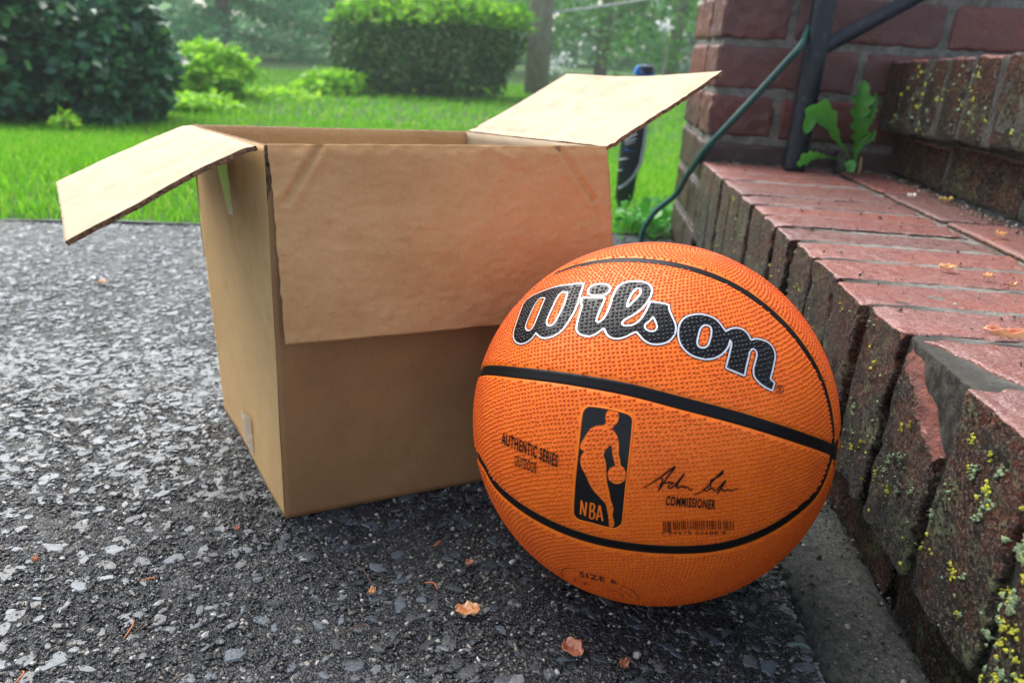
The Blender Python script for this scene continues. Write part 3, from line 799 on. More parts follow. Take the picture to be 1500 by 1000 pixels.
def ribbon(Q, width, h, name, mat, step=.012, closed=False, prof=None, taper=None):
    """strip lying on the sphere along unit directions Q"""
    Q = resample(Q, step)
    T = np.gradient(Q, axis=0)
    if closed: T[0] = T[-1] = Q[1]-Q[-2]
    T /= np.linalg.norm(T, axis=1)[:, None]; Sd = np.cross(Q, T)
    prof = prof or [(-.5, 0), (0, 0), (.5, 0)]
    V = []
    wv = np.full(len(Q), width) if taper is None else width*taper(np.linspace(0, 1, len(Q)))
    for (a, dh) in prof:
        X = Q+Sd*(a*wv/R)[:, None]; X /= np.linalg.norm(X, axis=1)[:, None]; V.append(X*(R+h+dh))
    m = len(prof); n = len(Q); V = np.stack(V, 1).reshape(-1, 3)
    i = np.arange((n-1)*(m-1)); a = (i//(m-1))*m+i % (m-1)
    return V, np.stack([a, a+m, a+m+1, a+1], 1)
def ball_part(name, V, F, mat, smooth=True, **kw):
    return put(name, mesh_np(name, np.asarray(V)+np.array([0, 0, R]), F, smooth), mat, ball, **kw)

# --- skin: sphere with grooves pressed along the seams
nu, nv = 560, 280
th = np.linspace(0, 2*np.pi, nu, endpoint=False); ph = np.linspace(0, np.pi, nv+1)[1:-1]
TH_, PH_ = np.meshgrid(th, ph); U = np.stack([np.sin(PH_)*np.cos(TH_), np.sin(PH_)*np.sin(TH_), np.cos(PH_)], -1).reshape(-1, 3)
U = np.concatenate([U, [[0, 0, 1], [0, 0, -1]]])
def seam_dist(U, pts=allS):
    out = np.empty(len(U))
    for k in range(0, len(U), 20000): out[k:k+20000] = (U[k:k+20000]@pts.T).max(1)
    return np.arccos(np.clip(out, -1, 1))*R
sdst = seam_dist(U)
rad = R-.0010*np.exp(-(sdst/.0042)**4)
i = np.arange(nu*(nv-2)); r_, c_ = i//nu, i % nu; Fq = np.stack([r_*nu+c_, (r_+1)*nu+c_, (r_+1)*nu+(c_+1) % nu, r_*nu+(c_+1) % nu], 1)
c_ = np.arange(nu); N0 = nu*(nv-1)
Ft = np.concatenate([np.stack([np.full(nu, N0), c_, (c_+1) % nu], 1), np.stack([np.full(nu, N0+1), (nv-2)*nu+(c_+1) % nu, (nv-2)*nu+c_], 1)])
ball_part('skin', U*rad[:, None], [Fq, Ft], M_ORANGE)
for c, w_ in SEAMS:
    V, F = ribbon(c, w_, -.0004, 'seam', M_BLACK, .008, prof=[(-.56, -.0009), (-.5, 0), (-.25, -.0002), (.25, -.0002), (.5, 0), (.56, -.0009)])
    ball_part('seam', V, F, M_BLACK)

# --- lettering traced on the sphere
cA = lambda L: [((750+.14*p[0], 400+.14*p[1])+tuple(p[2:])) for p in L]
cB = lambda L: [((930+.17*p[0], 420+.17*p[1])+tuple(p[2:])) for p in L]
W_out = cA([(752, 112, 1), (743, 150), (722, 215), (698, 300), (655, 405), (600, 500), (540, 585), (470, 643), (400, 674), (335, 682), (285, 662), (254, 628, 1), (225, 668), (185, 708), (140, 733), (90, 742), (45, 722), (22, 680), (22, 620), (45, 540), (78, 445), (110, 355), (140, 300), (168, 272), (230, 235), (300, 203), (400, 165), (500, 138), (600, 124), (690, 114)])
W_h1 = cA([(350, 264, 1), (300, 385), (258, 490), (228, 560), (195, 598), (165, 600), (145, 570), (155, 525), (188, 445), (228, 360), (265, 300), (290, 268), (315, 262, 1)])
W_h2 = cA([(582, 205, 1), (572, 250), (550, 325), (500, 430), (448, 520), (410, 550), (378, 545), (366, 510), (388, 445), (428, 360), (468, 275), (500, 225), (535, 200, 1)])
I_dot = cA([(798, 190), (822, 150), (870, 127), (930, 118), (985, 121), (1022, 140), (1030, 168), (1010, 208), (960, 236), (900, 243), (840, 236), (805, 218)])
ils = cA([(738, 262, 1), (850, 262), (975, 262, 1), (948, 335), (915, 410), (888, 475), (888, 508), (915, 513), (958, 478), (998, 410), (1030, 330), (1060, 235), (1092, 172), (1140, 122), (1205, 98), (1285, 90), (1365, 95), (1425, 118), (1460, 155), (1463, 205), (1438, 272), (1395, 335), (1335, 395), (1265, 443), (1200, 480), (1158, 512), (1162, 545), (1210, 552), (1272, 540), (1335, 495), (1385, 428), (1420, 360), (1446, 302, 1)]) \
    + cB([(210, 140), (292, 158, 1), (296, 200), (322, 262), (347, 320), (352, 375), (333, 428), (293, 470), (240, 492), (180, 498), (122, 488), (72, 456), (38, 418), (12, 390, 1)]) \
    + cA([(1245, 640), (1180, 672), (1110, 688), (1045, 680), (995, 645), (965, 580, 1), (930, 602), (880, 640), (820, 661), (760, 658), (702, 632), (677, 590), (682, 535), (702, 455), (722, 385), (737, 345), (722, 318, 1)])
l_h = cA([(1205, 352), (1222, 285), (1258, 215), (1300, 172), (1335, 167), (1348, 190), (1338, 225), (1300, 272), (1250, 320), (1222, 350)])
s_h = cB([(158, 262, 1), (177, 302), (190, 342), (180, 373), (148, 386), (108, 376), (86, 350), (92, 325), (122, 300)])
on_o = cB([(780, 386, 1), (825, 363), (880, 357), (930, 372), (970, 408), (996, 460, 1), (1040, 450), (1098, 460), (1150, 486), (1188, 530), (1205, 590), (1196, 660), (1180, 730), (1163, 795, 1), (1200, 828, 1), (1180, 895, 1), (1120, 866), (1062, 822), (1025, 770), (1018, 710), (1035, 640), (1047, 590), (1040, 553), (1012, 537), (987, 562), (974, 620), (955, 700), (942, 768, 1), (780, 700, 1), (800, 625), (820, 545), (829, 490), (818, 460, 1), (803, 515), (765, 567), (718, 602), (660, 622), (590, 624), (500, 598), (430, 548), (386, 480), (372, 400), (386, 322), (430, 268), (500, 243), (580, 240), (660, 262), (720, 305)])
o_h = cB([(600, 333), (565, 362), (547, 420), (535, 480), (550, 517), (590, 527), (627, 505), (650, 440), (658, 380), (645, 345)])
LOGO = [W_out, W_h1, W_h2, I_dot, ils, l_h, s_h, on_o, o_h]
LOGO_P = [catmull(c, 5, True) for c in LOGO]
def inside(Pt, polys):
    r = np.zeros(len(Pt), bool)
    for Q in polys:
        x1, y1 = Q[:, 0], Q[:, 1]; x2, y2 = np.roll(x1, -1), np.roll(y1, -1)
        for a, b, c, d in zip(x1, y1, x2, y2):
            cr = (b > Pt[:, 1]) != (d > Pt[:, 1])
            if not cr.any(): continue
            with np.errstate(divide='ignore', invalid='ignore'): xi = a+(Pt[:, 1]-b)*(c-a)/(d-b)
            r ^= cr & (Pt[:, 0] < xi)
    return r
def poly_dist(Pt, polys):
    out = np.full(len(Pt), 1e9)
    for Q in polys:
        for p, q_ in zip(Q, np.roll(Q, -1, 0)):
            d = q_-p; L = d@d+1e-9; t = np.clip(((Pt-p)@d)/L, 0, 1); out = np.minimum(out, np.hypot(*(Pt-p-t[:, None]*d).T))
    return out
def fill(polys, h, step=5.0):
    vs_, es = [], []
    for Q in polys:
        b = len(vs_); n = len(Q); vs_ += [Vector(p) for p in Q]; es += [(b+k, b+(k+1) % n) for k in range(n)]
    A = np.concatenate(polys); x0, y0 = A.min(0); x1, y1 = A.max(0)
    gx, gy = np.meshgrid(np.arange(x0, x1, step), np.arange(y0, y1, step)); G = np.stack([gx.ravel(), gy.ravel()], 1)
    G = G[inside(G, polys)]; G = G[poly_dist(G, polys) > step*.3] if len(G) else G
    vs_ += [Vector(p) for p in G]
    v2, e2, f2, *_ = delaunay_2d_cdt(vs_, es, [], 0, 1e-4)
    P2 = np.array([tuple(v) for v in v2]); F2 = np.array([f for f in f2 if len(f) == 3])
    F2 = F2[inside(P2[F2].mean(1), polys)]
    V = sph(P2)*(R+h)
    # make faces point outward
    n_ = np.cross(V[F2[:, 1]]-V[F2[:, 0]], V[F2[:, 2]]-V[F2[:, 0]]); fl = (n_*V[F2[:, 0]]).sum(1) < 0; F2[fl] = F2[fl][:, ::-1]
    return V, F2
V, F = fill(LOGO_P, .00022); ball_part('script_letters', V, F, M_INK)
Vs = []; Fs = []; b0 = 0
Vk = []; Fk = []; b1 = 0
for Q in LOGO_P:
    Qc = sph(np.concatenate([Q, Q[:1]])); V, F = ribbon(Qc, .00098, .00042, '', None, .006, True); Vs.append(V); Fs.append(F+b0); b0 += len(V)
    # thin dark line just outside the silver
    ar = np.roll(Q, -1, 0)-np.roll(Q, 1, 0); nn_ = np.stack([ar[:, 1], -ar[:, 0]], 1); nn_ /= (np.linalg.norm(nn_, axis=1)[:, None]+1e-9)
    tst = inside(Q+nn_*.8, LOGO_P); sg = -1 if tst.mean() > .5 else 1
    Qo = Q+nn_*sg*2.2; Qc = sph(np.concatenate([Qo, Qo[:1]])); V, F = ribbon(Qc, .00045, .00036, '', None, .006, True); Vk.append(V); Fk.append(F+b1); b1 += len(V)
ball_part('silver_outline', np.concatenate(Vs), np.concatenate(Fs), M_SILVER)
ball_part('dark_outline', np.concatenate(Vk), np.concatenate(Fk), M_INK)

# emblem
cE = lambda L: [((820+.21*p[0], 580+.21*p[1])+tuple(p[2:])) for p in L]
em = catmull(cE([(215, 70), (340, 88), (465, 120), (502, 146), (510, 190), (490, 400), (462, 640), (440, 860), (424, 900), (385, 922), (330, 914), (220, 884), (138, 862), (106, 836), (95, 790), (106, 600), (126, 400), (150, 170), (162, 108), (185, 80)]), 5, True)
fg = catmull(cE([(345, 96), (385, 93), (408, 115), (413, 150), (400, 185), (380, 210), (364, 228), (385, 250), (405, 290), (413, 345), (411, 400), (422, 445), (427, 482), (452, 505), (463, 550), (448, 590), (410, 611), (370, 604), (343, 580), (335, 540), (350, 500), (388, 484, 1), (375, 440), (366, 390), (362, 342, 1), (340, 352), (318, 380), (307, 410), (322, 460), (325, 520), (330, 600), (345, 660), (355, 720), (376, 780), (368, 825), (380, 880), (372, 910), (345, 908), (341, 850), (328, 785), (318, 748), (270, 695), (220, 635), (180, 550), (150, 490), (143, 440), (155, 402), (170, 382), (146, 368), (143, 338), (170, 288), (210, 232), (250, 206), (303, 200), (322, 180), (317, 145), (327, 110)]), 3, True)
V, F = fill([em, fg], .00018, 4.0); ball_part('emblem_panel', V, F, M_INK)
def strokes(name, lines, conv, w_, mat, h=.00050, n=5, taper=None, **kw):
    Vs = []; Fs = []; b = 0
    for L in lines:
        Q = sph(catmull(conv(L), n)); V, F = ribbon(Q, w_, h, '', None, .005, taper=taper); Vs.append(V); Fs.append(F+b); b += len(V)
    return ball_part(name, np.concatenate(Vs), np.concatenate(Fs), mat, **kw)
strokes('emblem_letters', [[(147, 822, 1), (153, 724, 1)], [(153, 724, 1), (178, 832, 1)], [(178, 832, 1), (188, 736, 1)],
    [(210, 845, 1), (217, 742, 1)], [(217, 744, 1), (240, 752), (242, 775), (232, 795), (214, 795, 1)], [(214, 795, 1), (240, 805), (243, 835), (230, 850), (210, 845, 1)],
    [(258, 860, 1), (280, 758, 1)], [(280, 758, 1), (300, 868, 1)], [(265, 830, 1), (296, 836, 1)]], cE, .00105, M_ORANGE, .00040)
V, F = ribbon(sph(np.concatenate([em, em[:1]])), .0011, .00045, '', None, .006, True, prof=[(-.5, -.0004), (-.25, 0), (.25, 0), (.5, -.0004)]); ball_part('emblem_border', V, F, M_ORANGE)
# signature
cS = lambda L: [((930+.14*p[0], 660+.14*p[1])+tuple(p[2:])) for p in L]
tp = lambda t: .55+.45*np.sin(np.pi*np.clip(t*1.0, 0, 1))
strokes('signature', [[(90, 382), (185, 325), (270, 268), (420, 158), (360, 240), (300, 330), (245, 412)], [(262, 268), (288, 300), (265, 360), (245, 412)], [(300, 335), (350, 325), (405, 330)],
    [(405, 332), (350, 358), (362, 385), (425, 345), (515, 232), (455, 320), (430, 378), (470, 372), (515, 362), (508, 380), (555, 378), (580, 410), (597, 382)],
    [(618, 455), (700, 415), (770, 350), (850, 265), (915, 205), (893, 245), (800, 300), (785, 340), (782, 390), (740, 415), (715, 395), (760, 375)], [(782, 395), (815, 375), (815, 408), (855, 398), (945, 300), (890, 390), (855, 442), (895, 390), (930, 415), (960, 398), (1000, 412), (1072, 385)]],
    cS, .00095, M_INKM, .00095, taper=tp)
# condensed lettering
def text_mesh(body, quad, name, mat, h=.00105, bold=.0):
    cu = bpy.data.curves.new('lettering', 'FONT'); cu.body = body; cu.resolution_u = 3; cu.offset = bold; cu.space_character = 1.18
    ob = bpy.data.objects.new('lettering', cu); COL.objects.link(ob)
    dg = bpy.context.evaluated_depsgraph_get(); me = bpy.data.meshes.new_from_object(ob.evaluated_get(dg))
    bpy.data.objects.remove(ob); bpy.data.curves.remove(cu)
    bm = bmesh.new(); bm.from_mesh(me); bmesh.ops.triangulate(bm, faces=bm.faces)
    V = np.array([v.co[:2] for v in bm.verts]); F = np.array([[v.index for v in f.verts] for f in bm.faces]); bm.free()
    bpy.data.meshes.remove(me)
    V = (V-[V[:, 0].min(), 0])/[V[:, 0].max()-V[:, 0].min(), V[:, 1].max()]
    bl, br, tr, tl = [np.array(p, float) for p in quad]; u, v = V[:, :1], V[:, 1:]
    P = (1-u)*(1-v)*bl+u*(1-v)*br+u*v*tr+(1-u)*v*tl
    W = sph(P)*(R+h); n_ = np.cross(W[F[:, 1]]-W[F[:, 0]], W[F[:, 2]]-W[F[:, 0]]); fl = (n_*W[F[:, 0]]).sum(1) < 0; F[fl] = F[fl][:, ::-1]
    return ball_part(name, W, F, mat)
text_mesh('AUTHENTIC SERIES', [(736.3, 648.5), (817.5, 683), (819, 665), (737, 632)], 'lettering', M_INKM, bold=.03)
text_mesh('OUTDOOR', [(755.5, 680), (787, 692.5), (788, 677), (756.3, 665.8)], 'lettering', M_INKM, bold=.015)
text_mesh('COMMISSIONER', [(974.3, 737.8), (1046.5, 744), (1047.8, 730.5), (976, 724.5)], 'lettering', M_INKM, bold=.03)
text_mesh('1 94979 03688 8', [(970, 782), (1062, 781), (1062, 776), (970, 777)], 'barcode_digits', M_INK2, .0008)
bars = []; x = 972.
while x < 1073:
    w1 = random.choice([.8, 1.2, 1.9]); y0 = 761-(x-972)*.01+abs(x-1020)*.03; bars.append([(x, y0, 1), (x+.6, y0+(16 if x < 985 else 13), 1)]); x += w1+random.choice([1.2, 1.8, 2.8])
strokes('barcode', bars, lambda L: L, .00048, M_INK2, .0008, 3)
# ring mark ®
ring = [[(1140.8+5.6*math.cos(a), 570.5+6.2*math.sin(a)) for a in np.linspace(0, 2*np.pi, 14)], [(1139, 574.5, 1), (1139.3, 566.6, 1), (1142.6, 567.3), (1142.5, 570), (1139.3, 570.6, 1)], [(1140.6, 570.5, 1), (1143, 575, 1)]]
strokes('registered_mark', ring, lambda L: L, .00040, M_INKM, .0009)
cT = lambda L: [((780+.16*p[0], 780+.16*p[1])+tuple(p[2:])) for p in L]
strokes('stamp', [[(330, 425), (285, 400), (272, 350), (300, 318), (350, 310), (410, 330)], [(385, 440), (390, 415), (420, 408)], [(760, 450), (830, 475), (900, 510), (950, 550), (975, 590), (940, 602)], [(800, 500), (850, 530), (890, 560), (910, 590)], [(680, 512), (740, 520), (790, 535), (830, 565), (820, 590)], [(452, 430, 1), (480, 465, 1), (490, 440, 1), (522, 470, 1)]], cT, .00045, M_INK2, .0008)
text_mesh('SIZE 6', [(850, 842.5), (903, 853), (902, 847), (849, 834.5)], 'lettering', M_INKM, .0009, .01)

# --- pebbles
NP = 27500
k_ = np.arange(NP)+.5; phi = np.arccos(1-2*k_/NP); lam = np.pi*(1+5**.5)*k_
ax = np.array([.35, .3, .89]); ax /= np.linalg.norm(ax)
PU = np.stack([np.cos(lam)*np.sin(phi), np.sin(lam)*np.sin(phi), np.cos(phi)], 1)
zz = np.array([0, 0, 1.]); vv = np.cross(zz, ax); cc = ax[2]
K = np.array([[0, -vv[2], vv[1]], [vv[2], 0, -vv[0]], [-vv[1], vv[0], 0]]); Rm = np.eye(3)+K+K@K/(1+cc); PU = PU@Rm.T
PU += RNG.normal(0, .0017, PU.shape); PU /= np.linalg.norm(PU, axis=1)[:, None]
PU = PU[seam_dist(PU) > .0047]
px = to_px(PU); camdir = (CAM-BC); camdir /= np.linalg.norm(camdir)
front = PU@(CAM-BC) > R
dE = np.full(len(PU), 99.); cand = np.where(front & (px[:, 0] > 735) & (px[:, 0] < 1155) & (px[:, 1] > 405) & (px[:, 1] < 790))[0]
dl_ = poly_dist(px[cand], LOGO_P); il = inside(px[cand], LOGO_P)
de = poly_dist(px[cand], [em]); ie = inside(px[cand], [em]); df = poly_dist(px[cand], [fg]); iff = inside(px[cand], [fg])
kind = np.zeros(len(PU), int)      # 0 orange 1 black -1 none
kk = np.zeros(len(cand), int)
kk[il] = 1; kk[dl_ < 2.6] = -1; kk[(de < 4.2)] = -1; kk[ie & ~iff] = -1; kk[ie & iff & (df < 1.6)] = -1
kind[cand] = kk
def pebbles(U, r0, hgt, mat, name, base=0.0):
    n = len(U); ref = np.tile([[.1, .2, .97]], (n, 1)); a = np.cross(U, ref); a /= np.linalg.norm(a, axis=1)[:, None]; b = np.cross(U, a)
    rr = r0*RNG.uniform(.9, 1.1, n); V = [U*(R+base+hgt)[..., None] if False else U*(R+base+hgt)]
    k = 6
    for (fr_, hf) in ((.62, .86), (1.0, -.15)):
        for j in range(k):
            t = 2*np.pi*(j+(.5 if fr_ == 1 else 0))/k
            V.append(U*(R+base+hgt*hf)+(a*math.cos(t)+b*math.sin(t))*(rr*fr_)[:, None])
    V = np.stack(V, 1).reshape(-1, 3); o_ = np.arange(n)*13; F = []
    for j in range(k):
        j2 = (j+1) % k; F += [np.stack([o_, o_+1+j, o_+1+j2], 1), np.stack([o_+1+j, o_+7+j, o_+1+j2], 1), np.stack([o_+1+j2, o_+7+j, o_+7+j2], 1)]
    return ball_part(name, V, np.concatenate(F), mat, kind='stuff')
pebbles(PU[kind == 0], .00105, .00072, M_PEBBLE, 'pebbles')
pebbles(PU[kind == 1], .00112, .00062, M_INK, 'letter_pebbles', .00018)

# ------------------------------------------------------------------ grass
def grass(n, yr, h, wd, xr=.80):
    y = yr[0]+(yr[1]-yr[0])*RNG.random(n*2); x = (RNG.random(n*2)*2-1)*(xr*yr[1])
    lo = edge_y(x)+.004-.030*np.clip(fbm(np.stack([x*9, x*0, x*0], -1), 3, 8)+.1, 0, 1)
    ok = (y > lo) & (np.abs(x) < xr*y+.2) & ~((x > .27) & (x < 1.6) & (y < 1.85))
    x, y = x[ok][:n], y[ok][:n]; n = len(x)
    hh = h*RNG.uniform(.45, 1.25, n); th_ = RNG.random(n)*np.pi*2; ln = RNG.uniform(.1, .9, n)*hh; ld = RNG.random(n)*np.pi*2
    w_ = wd*RNG.uniform(.6, 1.3, n); dx, dy = np.cos(th_)*w_/2, np.sin(th_)*w_/2; lx, ly = np.cos(ld)*ln, np.sin(ld)*ln; z = gz(y)-.006
    V = np.stack([np.stack([x-dx, y-dy, z], -1), np.stack([x+dx, y+dy, z], -1), np.stack([x+dx*.8+lx*.35, y+dy*.8+ly*.35, z+hh*.6], -1), np.stack([x-dx*.8+lx*.35, y-dy*.8+ly*.35, z+hh*.6], -1), np.stack([x+lx, y+ly, z+hh], -1)], 1).reshape(-1, 3)
    o_ = np.arange(n)*5
    return V, [np.stack([o_, o_+1, o_+2, o_+3], 1), np.stack([o_+3, o_+2, o_+4], 1)]
def joinVF(parts):
    V = []; Q = {}; b = 0
    for v, fs in parts:
        V.append(v)
        for f in (fs if isinstance(fs, list) else [fs]): Q.setdefault(f.shape[1], []).append(f+b)
        b += len(v)
    return np.concatenate(V), [np.concatenate(q_) for q_ in Q.values()]
V, F = joinVF([grass(70000, (1.3, 3.2), .030, .0032), grass(52000, (3.0, 6.0), .034, .007), grass(42000, (5.8, 13.5), .05, .017)])
world_part('grass', V, F, M_GRASS, kind='stuff', label='bright green mown grass beyond the driveway', cat='grass')

# ------------------------------------------------------------------ shrubs and trees
def leaves(P, size, el=1.6, droop=.3, up=.4):
    n = len(P); d = RNG.normal(size=(n, 3)); d[:, 2] = d[:, 2]*.5-droop; d /= np.linalg.norm(d, axis=1)[:, None]
    nr = RNG.normal(size=(n, 3)); nr[:, 2] += up*3; s_ = np.cross(d, nr); s_ /= np.linalg.norm(s_, axis=1)[:, None]+1e-9
    L = (size*RNG.uniform(.6, 1.3, n))[:, None]; wd = L/el/2
    V = np.stack([P, P+d*L*.5+s_*wd, P+d*L, P+d*L*.5-s_*wd], 1).reshape(-1, 3); o_ = np.arange(n)*4
    return V, np.stack([o_, o_+1, o_+2, o_+3], 1)
def crown_points(c, r, n, rough=.22, fr=2.2, seed=0, flat=None, inner=.55):
    d = RNG.normal(size=(n, 3)); d /= np.linalg.norm(d, axis=1)[:, None]
    lob = 1+rough*fbm(d*fr+seed, 3, seed)*2
    rad_ = (inner+(1-inner)*RNG.random(n)**.5)*lob
    if flat: # superellipsoid: boxier
        m = np.max(np.abs(d), axis=1); rad_ = rad_*((1-flat)+flat/m)
    P = np.array(c)+d*rad_[:, None]*np.array(r)
    return P
def shrub(name, c, r, n, size, mat, label, cat, seed=0, group=None, flat=None, rough=.22, extra=None, inner=.55, stem=.03):
    base = np.array([c[0], c[1], gz(c[1])])
    root = empty(name, base); tag(root, label, cat, group)
    P = crown_points(c, r, n, rough, 2.2, seed, flat, inner); P = P[P[:, 2] > base[2]+.01]
    V, F = leaves(P, size); world_part('foliage', V, F, mat, root)
    if extra:
        m2, n2, zmin, s2 = extra
        P = crown_points(c, np.array(r)*1.06, n2, rough, 2.2, seed, flat, .85); P = P[P[:, 2] > zmin]
        V, F = leaves(P, s2, 2.4, -.5); world_part('new_growth', V, F, m2, root)
    # stems
    parts = []
    for k in range(5):
        a = random.random()*6.28; q_ = np.array(c)+np.array([math.cos(a)*r[0]*.45, math.sin(a)*r[1]*.45, r[2]*.3])
        parts.append(tube_mesh([base+np.array([math.cos(a), math.sin(a), 0])*.04-[0, 0, .03], (base+q_)/2+[0, 0, .05], q_], np.array([stem, stem*.7, stem*.3]), 6))
    V, F = joinVF(parts); world_part('stem', V, F, M_BARK, root)
    return root
def shrub_px(name, x0, x1, ytop, Y, depth, n, size, mat, label, cat, **kw):
    l = at_y(x0, 100, Y); r_ = at_y(x1, 100, Y); zt = at_y((x0+x1)/2, ytop, Y)[2]; b = gz(Y)
    c = ((l[0]+r_[0])/2, Y, (zt+b)/2+.02); return shrub(name, c, ((r_[0]-l[0])/2, depth, (zt-b)/2+.03), n, size, mat, label, cat, **kw)
shrub_px('broadleaf_shrub', -190, 70, -90, 4.75, .62, 11000, .085, M_LDARK, 'large dark glossy-leaved shrub at the far left edge of the lawn', 'shrub', seed=1, flat=.45, inner=.4)
shrub_px('broadleaf_shrub', 112, 232, 8, 5.2, .45, 9000, .085, M_LDARK, 'rounded dark green shrub between the larger left shrub and the lime green bush', 'shrub', seed=2, inner=.4, flat=.45)
shrub_px('lime_bush', 222, 362, 74, 7.3, .5, 6500, .075, M_LNEW, 'bright lime green bush to the right of the two dark shrubs', 'bush', seed=3, rough=.3)
shrub_px('clipped_hedge', 487, 776, 10, 9.6, .75, 15000, .06, M_LHEDGE, 'wide clipped dark hedge with bright new growth on its top, behind the box', 'hedge', seed=4, flat=.20, rough=.16, extra=(M_LTIP, 11000, .52, .11), inner=.5)
for k, (x0, x1, yt, Y, s) in enumerate([(440, 535, 108, 8.8, .11), (228, 345, 150, 6.2, .07), (320, 460, 140, 7.9, .08)]):
    shrub_px('garden_plant', x0, x1, yt, Y, .35, 1500, s, M_LNEW, ['leafy light green plant at the left foot of the clipped hedge', 'low bright green clump in front of the lime green bush', 'low green ground plant between the lime bush and the hedge plant'][k], 'plant', seed=10+k, stem=.008, rough=.4, inner=.1)
shrub_px('fern_clump', 66, 106, 178, 4.25, .08, 120, .05, M_LNEW, 'small yellow-green fern at the foot of the dark shrubs', 'fern', seed=15, stem=.005)
# ferns and weeds beside the pier
def weedpatch(x0, x1, ys, Y, n, s):
    pts = []
    for _ in range(n):
        p = at_z(random.uniform(x0, x1), random.uniform(*ys), 0); pts.append(p+[0, 0, random.uniform(.0, .05)])
    return leaves(np.array(pts), s, 1.3, -.3, .6)
V, F = weedpatch(905, 985, (318, 350), 1.7, 260, .024)
world_part('clover_weeds', V, F, M_LWEED, kind='stuff', label='small leafy weeds at the lawn corner beside the brick pier', cat='weeds')

def tree(name, x, Y, trunk_r, crown, n, size, mat, label, cat, seed, layered=False, bark=M_BARK, group=None):
    b = np.array([at_y(x, 90, Y)[0], Y, gz(Y)]); root = empty(name, b); tag(root, label, cat, group)
    rx, ry, z0_, z1_ = crown; H = z1_
    pts = [b+[0, 0, -.1], b+[.05, 0, H*.35], b+[-.08, .05, H*.7], b+[0, 0, H*.95]]
    V, F = tube_mesh(pts, np.array([trunk_r, trunk_r*.8, trunk_r*.5, .03]), 10); world_part('trunk', V, F, bark, root)
    parts = []; P = []
    nb = 26 if layered else 15
    for k in range(nb):
        zz_ = z0_+(z1_-z0_)*(k+.5)/nb; a = k*2.4+seed; fr_ = (1-(zz_-z0_)/(z1_-z0_))
        ln = rx*(.35+.75*fr_) if layered else rx*(.55+.45*math.sin(math.pi*(k+.5)/nb))
        e = b+[math.cos(a)*ln, math.sin(a)*ln, zz_-(.25*ln if layered else -.25*ln)]
        s_ = b+[0, 0, zz_*.92]; parts.append(tube_mesh([s_, (s_+e)/2+[0, 0, .08], e], np.array([trunk_r*.3, trunk_r*.16, .01]), 5))
        m = n//nb
        if layered:
            t = RNG.random(m)**.6; q_ = s_+(e-s_)*t[:, None]+RNG.normal(0, 1, (m, 3))*np.array([.30, .30, .07])*(.5+t[:, None])
        else:
            q_ = crown_points(e, (rx*.55, ry*.55, rx*.42), m, .3, 2., seed+k, None, .2)
        P.append(q_)
    V, F = joinVF(parts); world_part('branches', V, F, bark, root)
    P = np.concatenate(P); V, F = leaves(P, size, 3. if layered else 1.7, .2); world_part('crown', V, F, mat, root)
    return root
TR = [('pine_tree', 330, 19, .16, (3.0, 3.0, .5, 7.5), 14000, .22, M_LPINE, 'soft blue-green pine behind the lime green bush', True),
      ('pine_tree', 490, 24, .18, (3.6, 3.6, .3, 9.5), 14000, .26, M_LPINE, 'hazy pine behind the left end of the clipped hedge', True),
      ('pine_tree', 150, 21, .18, (3.4, 3.4, .6, 9), 9000, .26, M_LPINE, 'tall pale pine showing above the rounded dark shrub', True),
      ('leafy_tree', 880, 17.5, .15, (2.0, 1.8, .7, 6), 9000, .14, M_LMID, 'mid green leafy tree to the right of the wooden pole', False),
      ('leafy_tree', 985, 15.5, .12, (1.6, 1.5, .3, 5), 9000, .12, M_LMID, 'green leafy tree between the wooden pole and the brick pier', False),
      ('leafy_tree', 700, 22, .18, (3.0, 2.5, .8, 8), 9000, .18, M_LMID, 'light green leafy tree above the top of the clipped hedge', False),
      ('leafy_tree', 1150, 20, .2, (3.4, 3, .8, 9), 4000, .22, M_LMID, 'leafy tree hidden mostly behind the brick pier', False),
      ('leafy_tree', -120, 16, .2, (3.4, 3, .8, 8), 7000, .22, M_LMID, 'leafy tree behind the large dark shrub at the far left', False)]
for k, (nm, x, Y, tr, cr, n, s, m, lb, ly) in enumerate(TR): tree(nm, x, Y, tr, cr, n, s, m, lb, 'tree', k, ly)
# far wood: one mass
P = []
for k in range(60):
    a = -58+k*2.0; d = random.uniform(30, 38); c = (math.sin(math.radians(a))*d, math.cos(math.radians(a))*d, random.uniform(.5, 2.5)); P.append(crown_points(c, (2.6, 2.0, random.uniform(2.0, 3.6)), 650, .3, 2, k, None, .3))
V, F = leaves(np.concatenate(P), .42, 1.5); world_part('far_wood', V, F, M_LPINE, kind='stuff', label='pale hazy green woodland closing off the view behind the garden', cat='woodland')

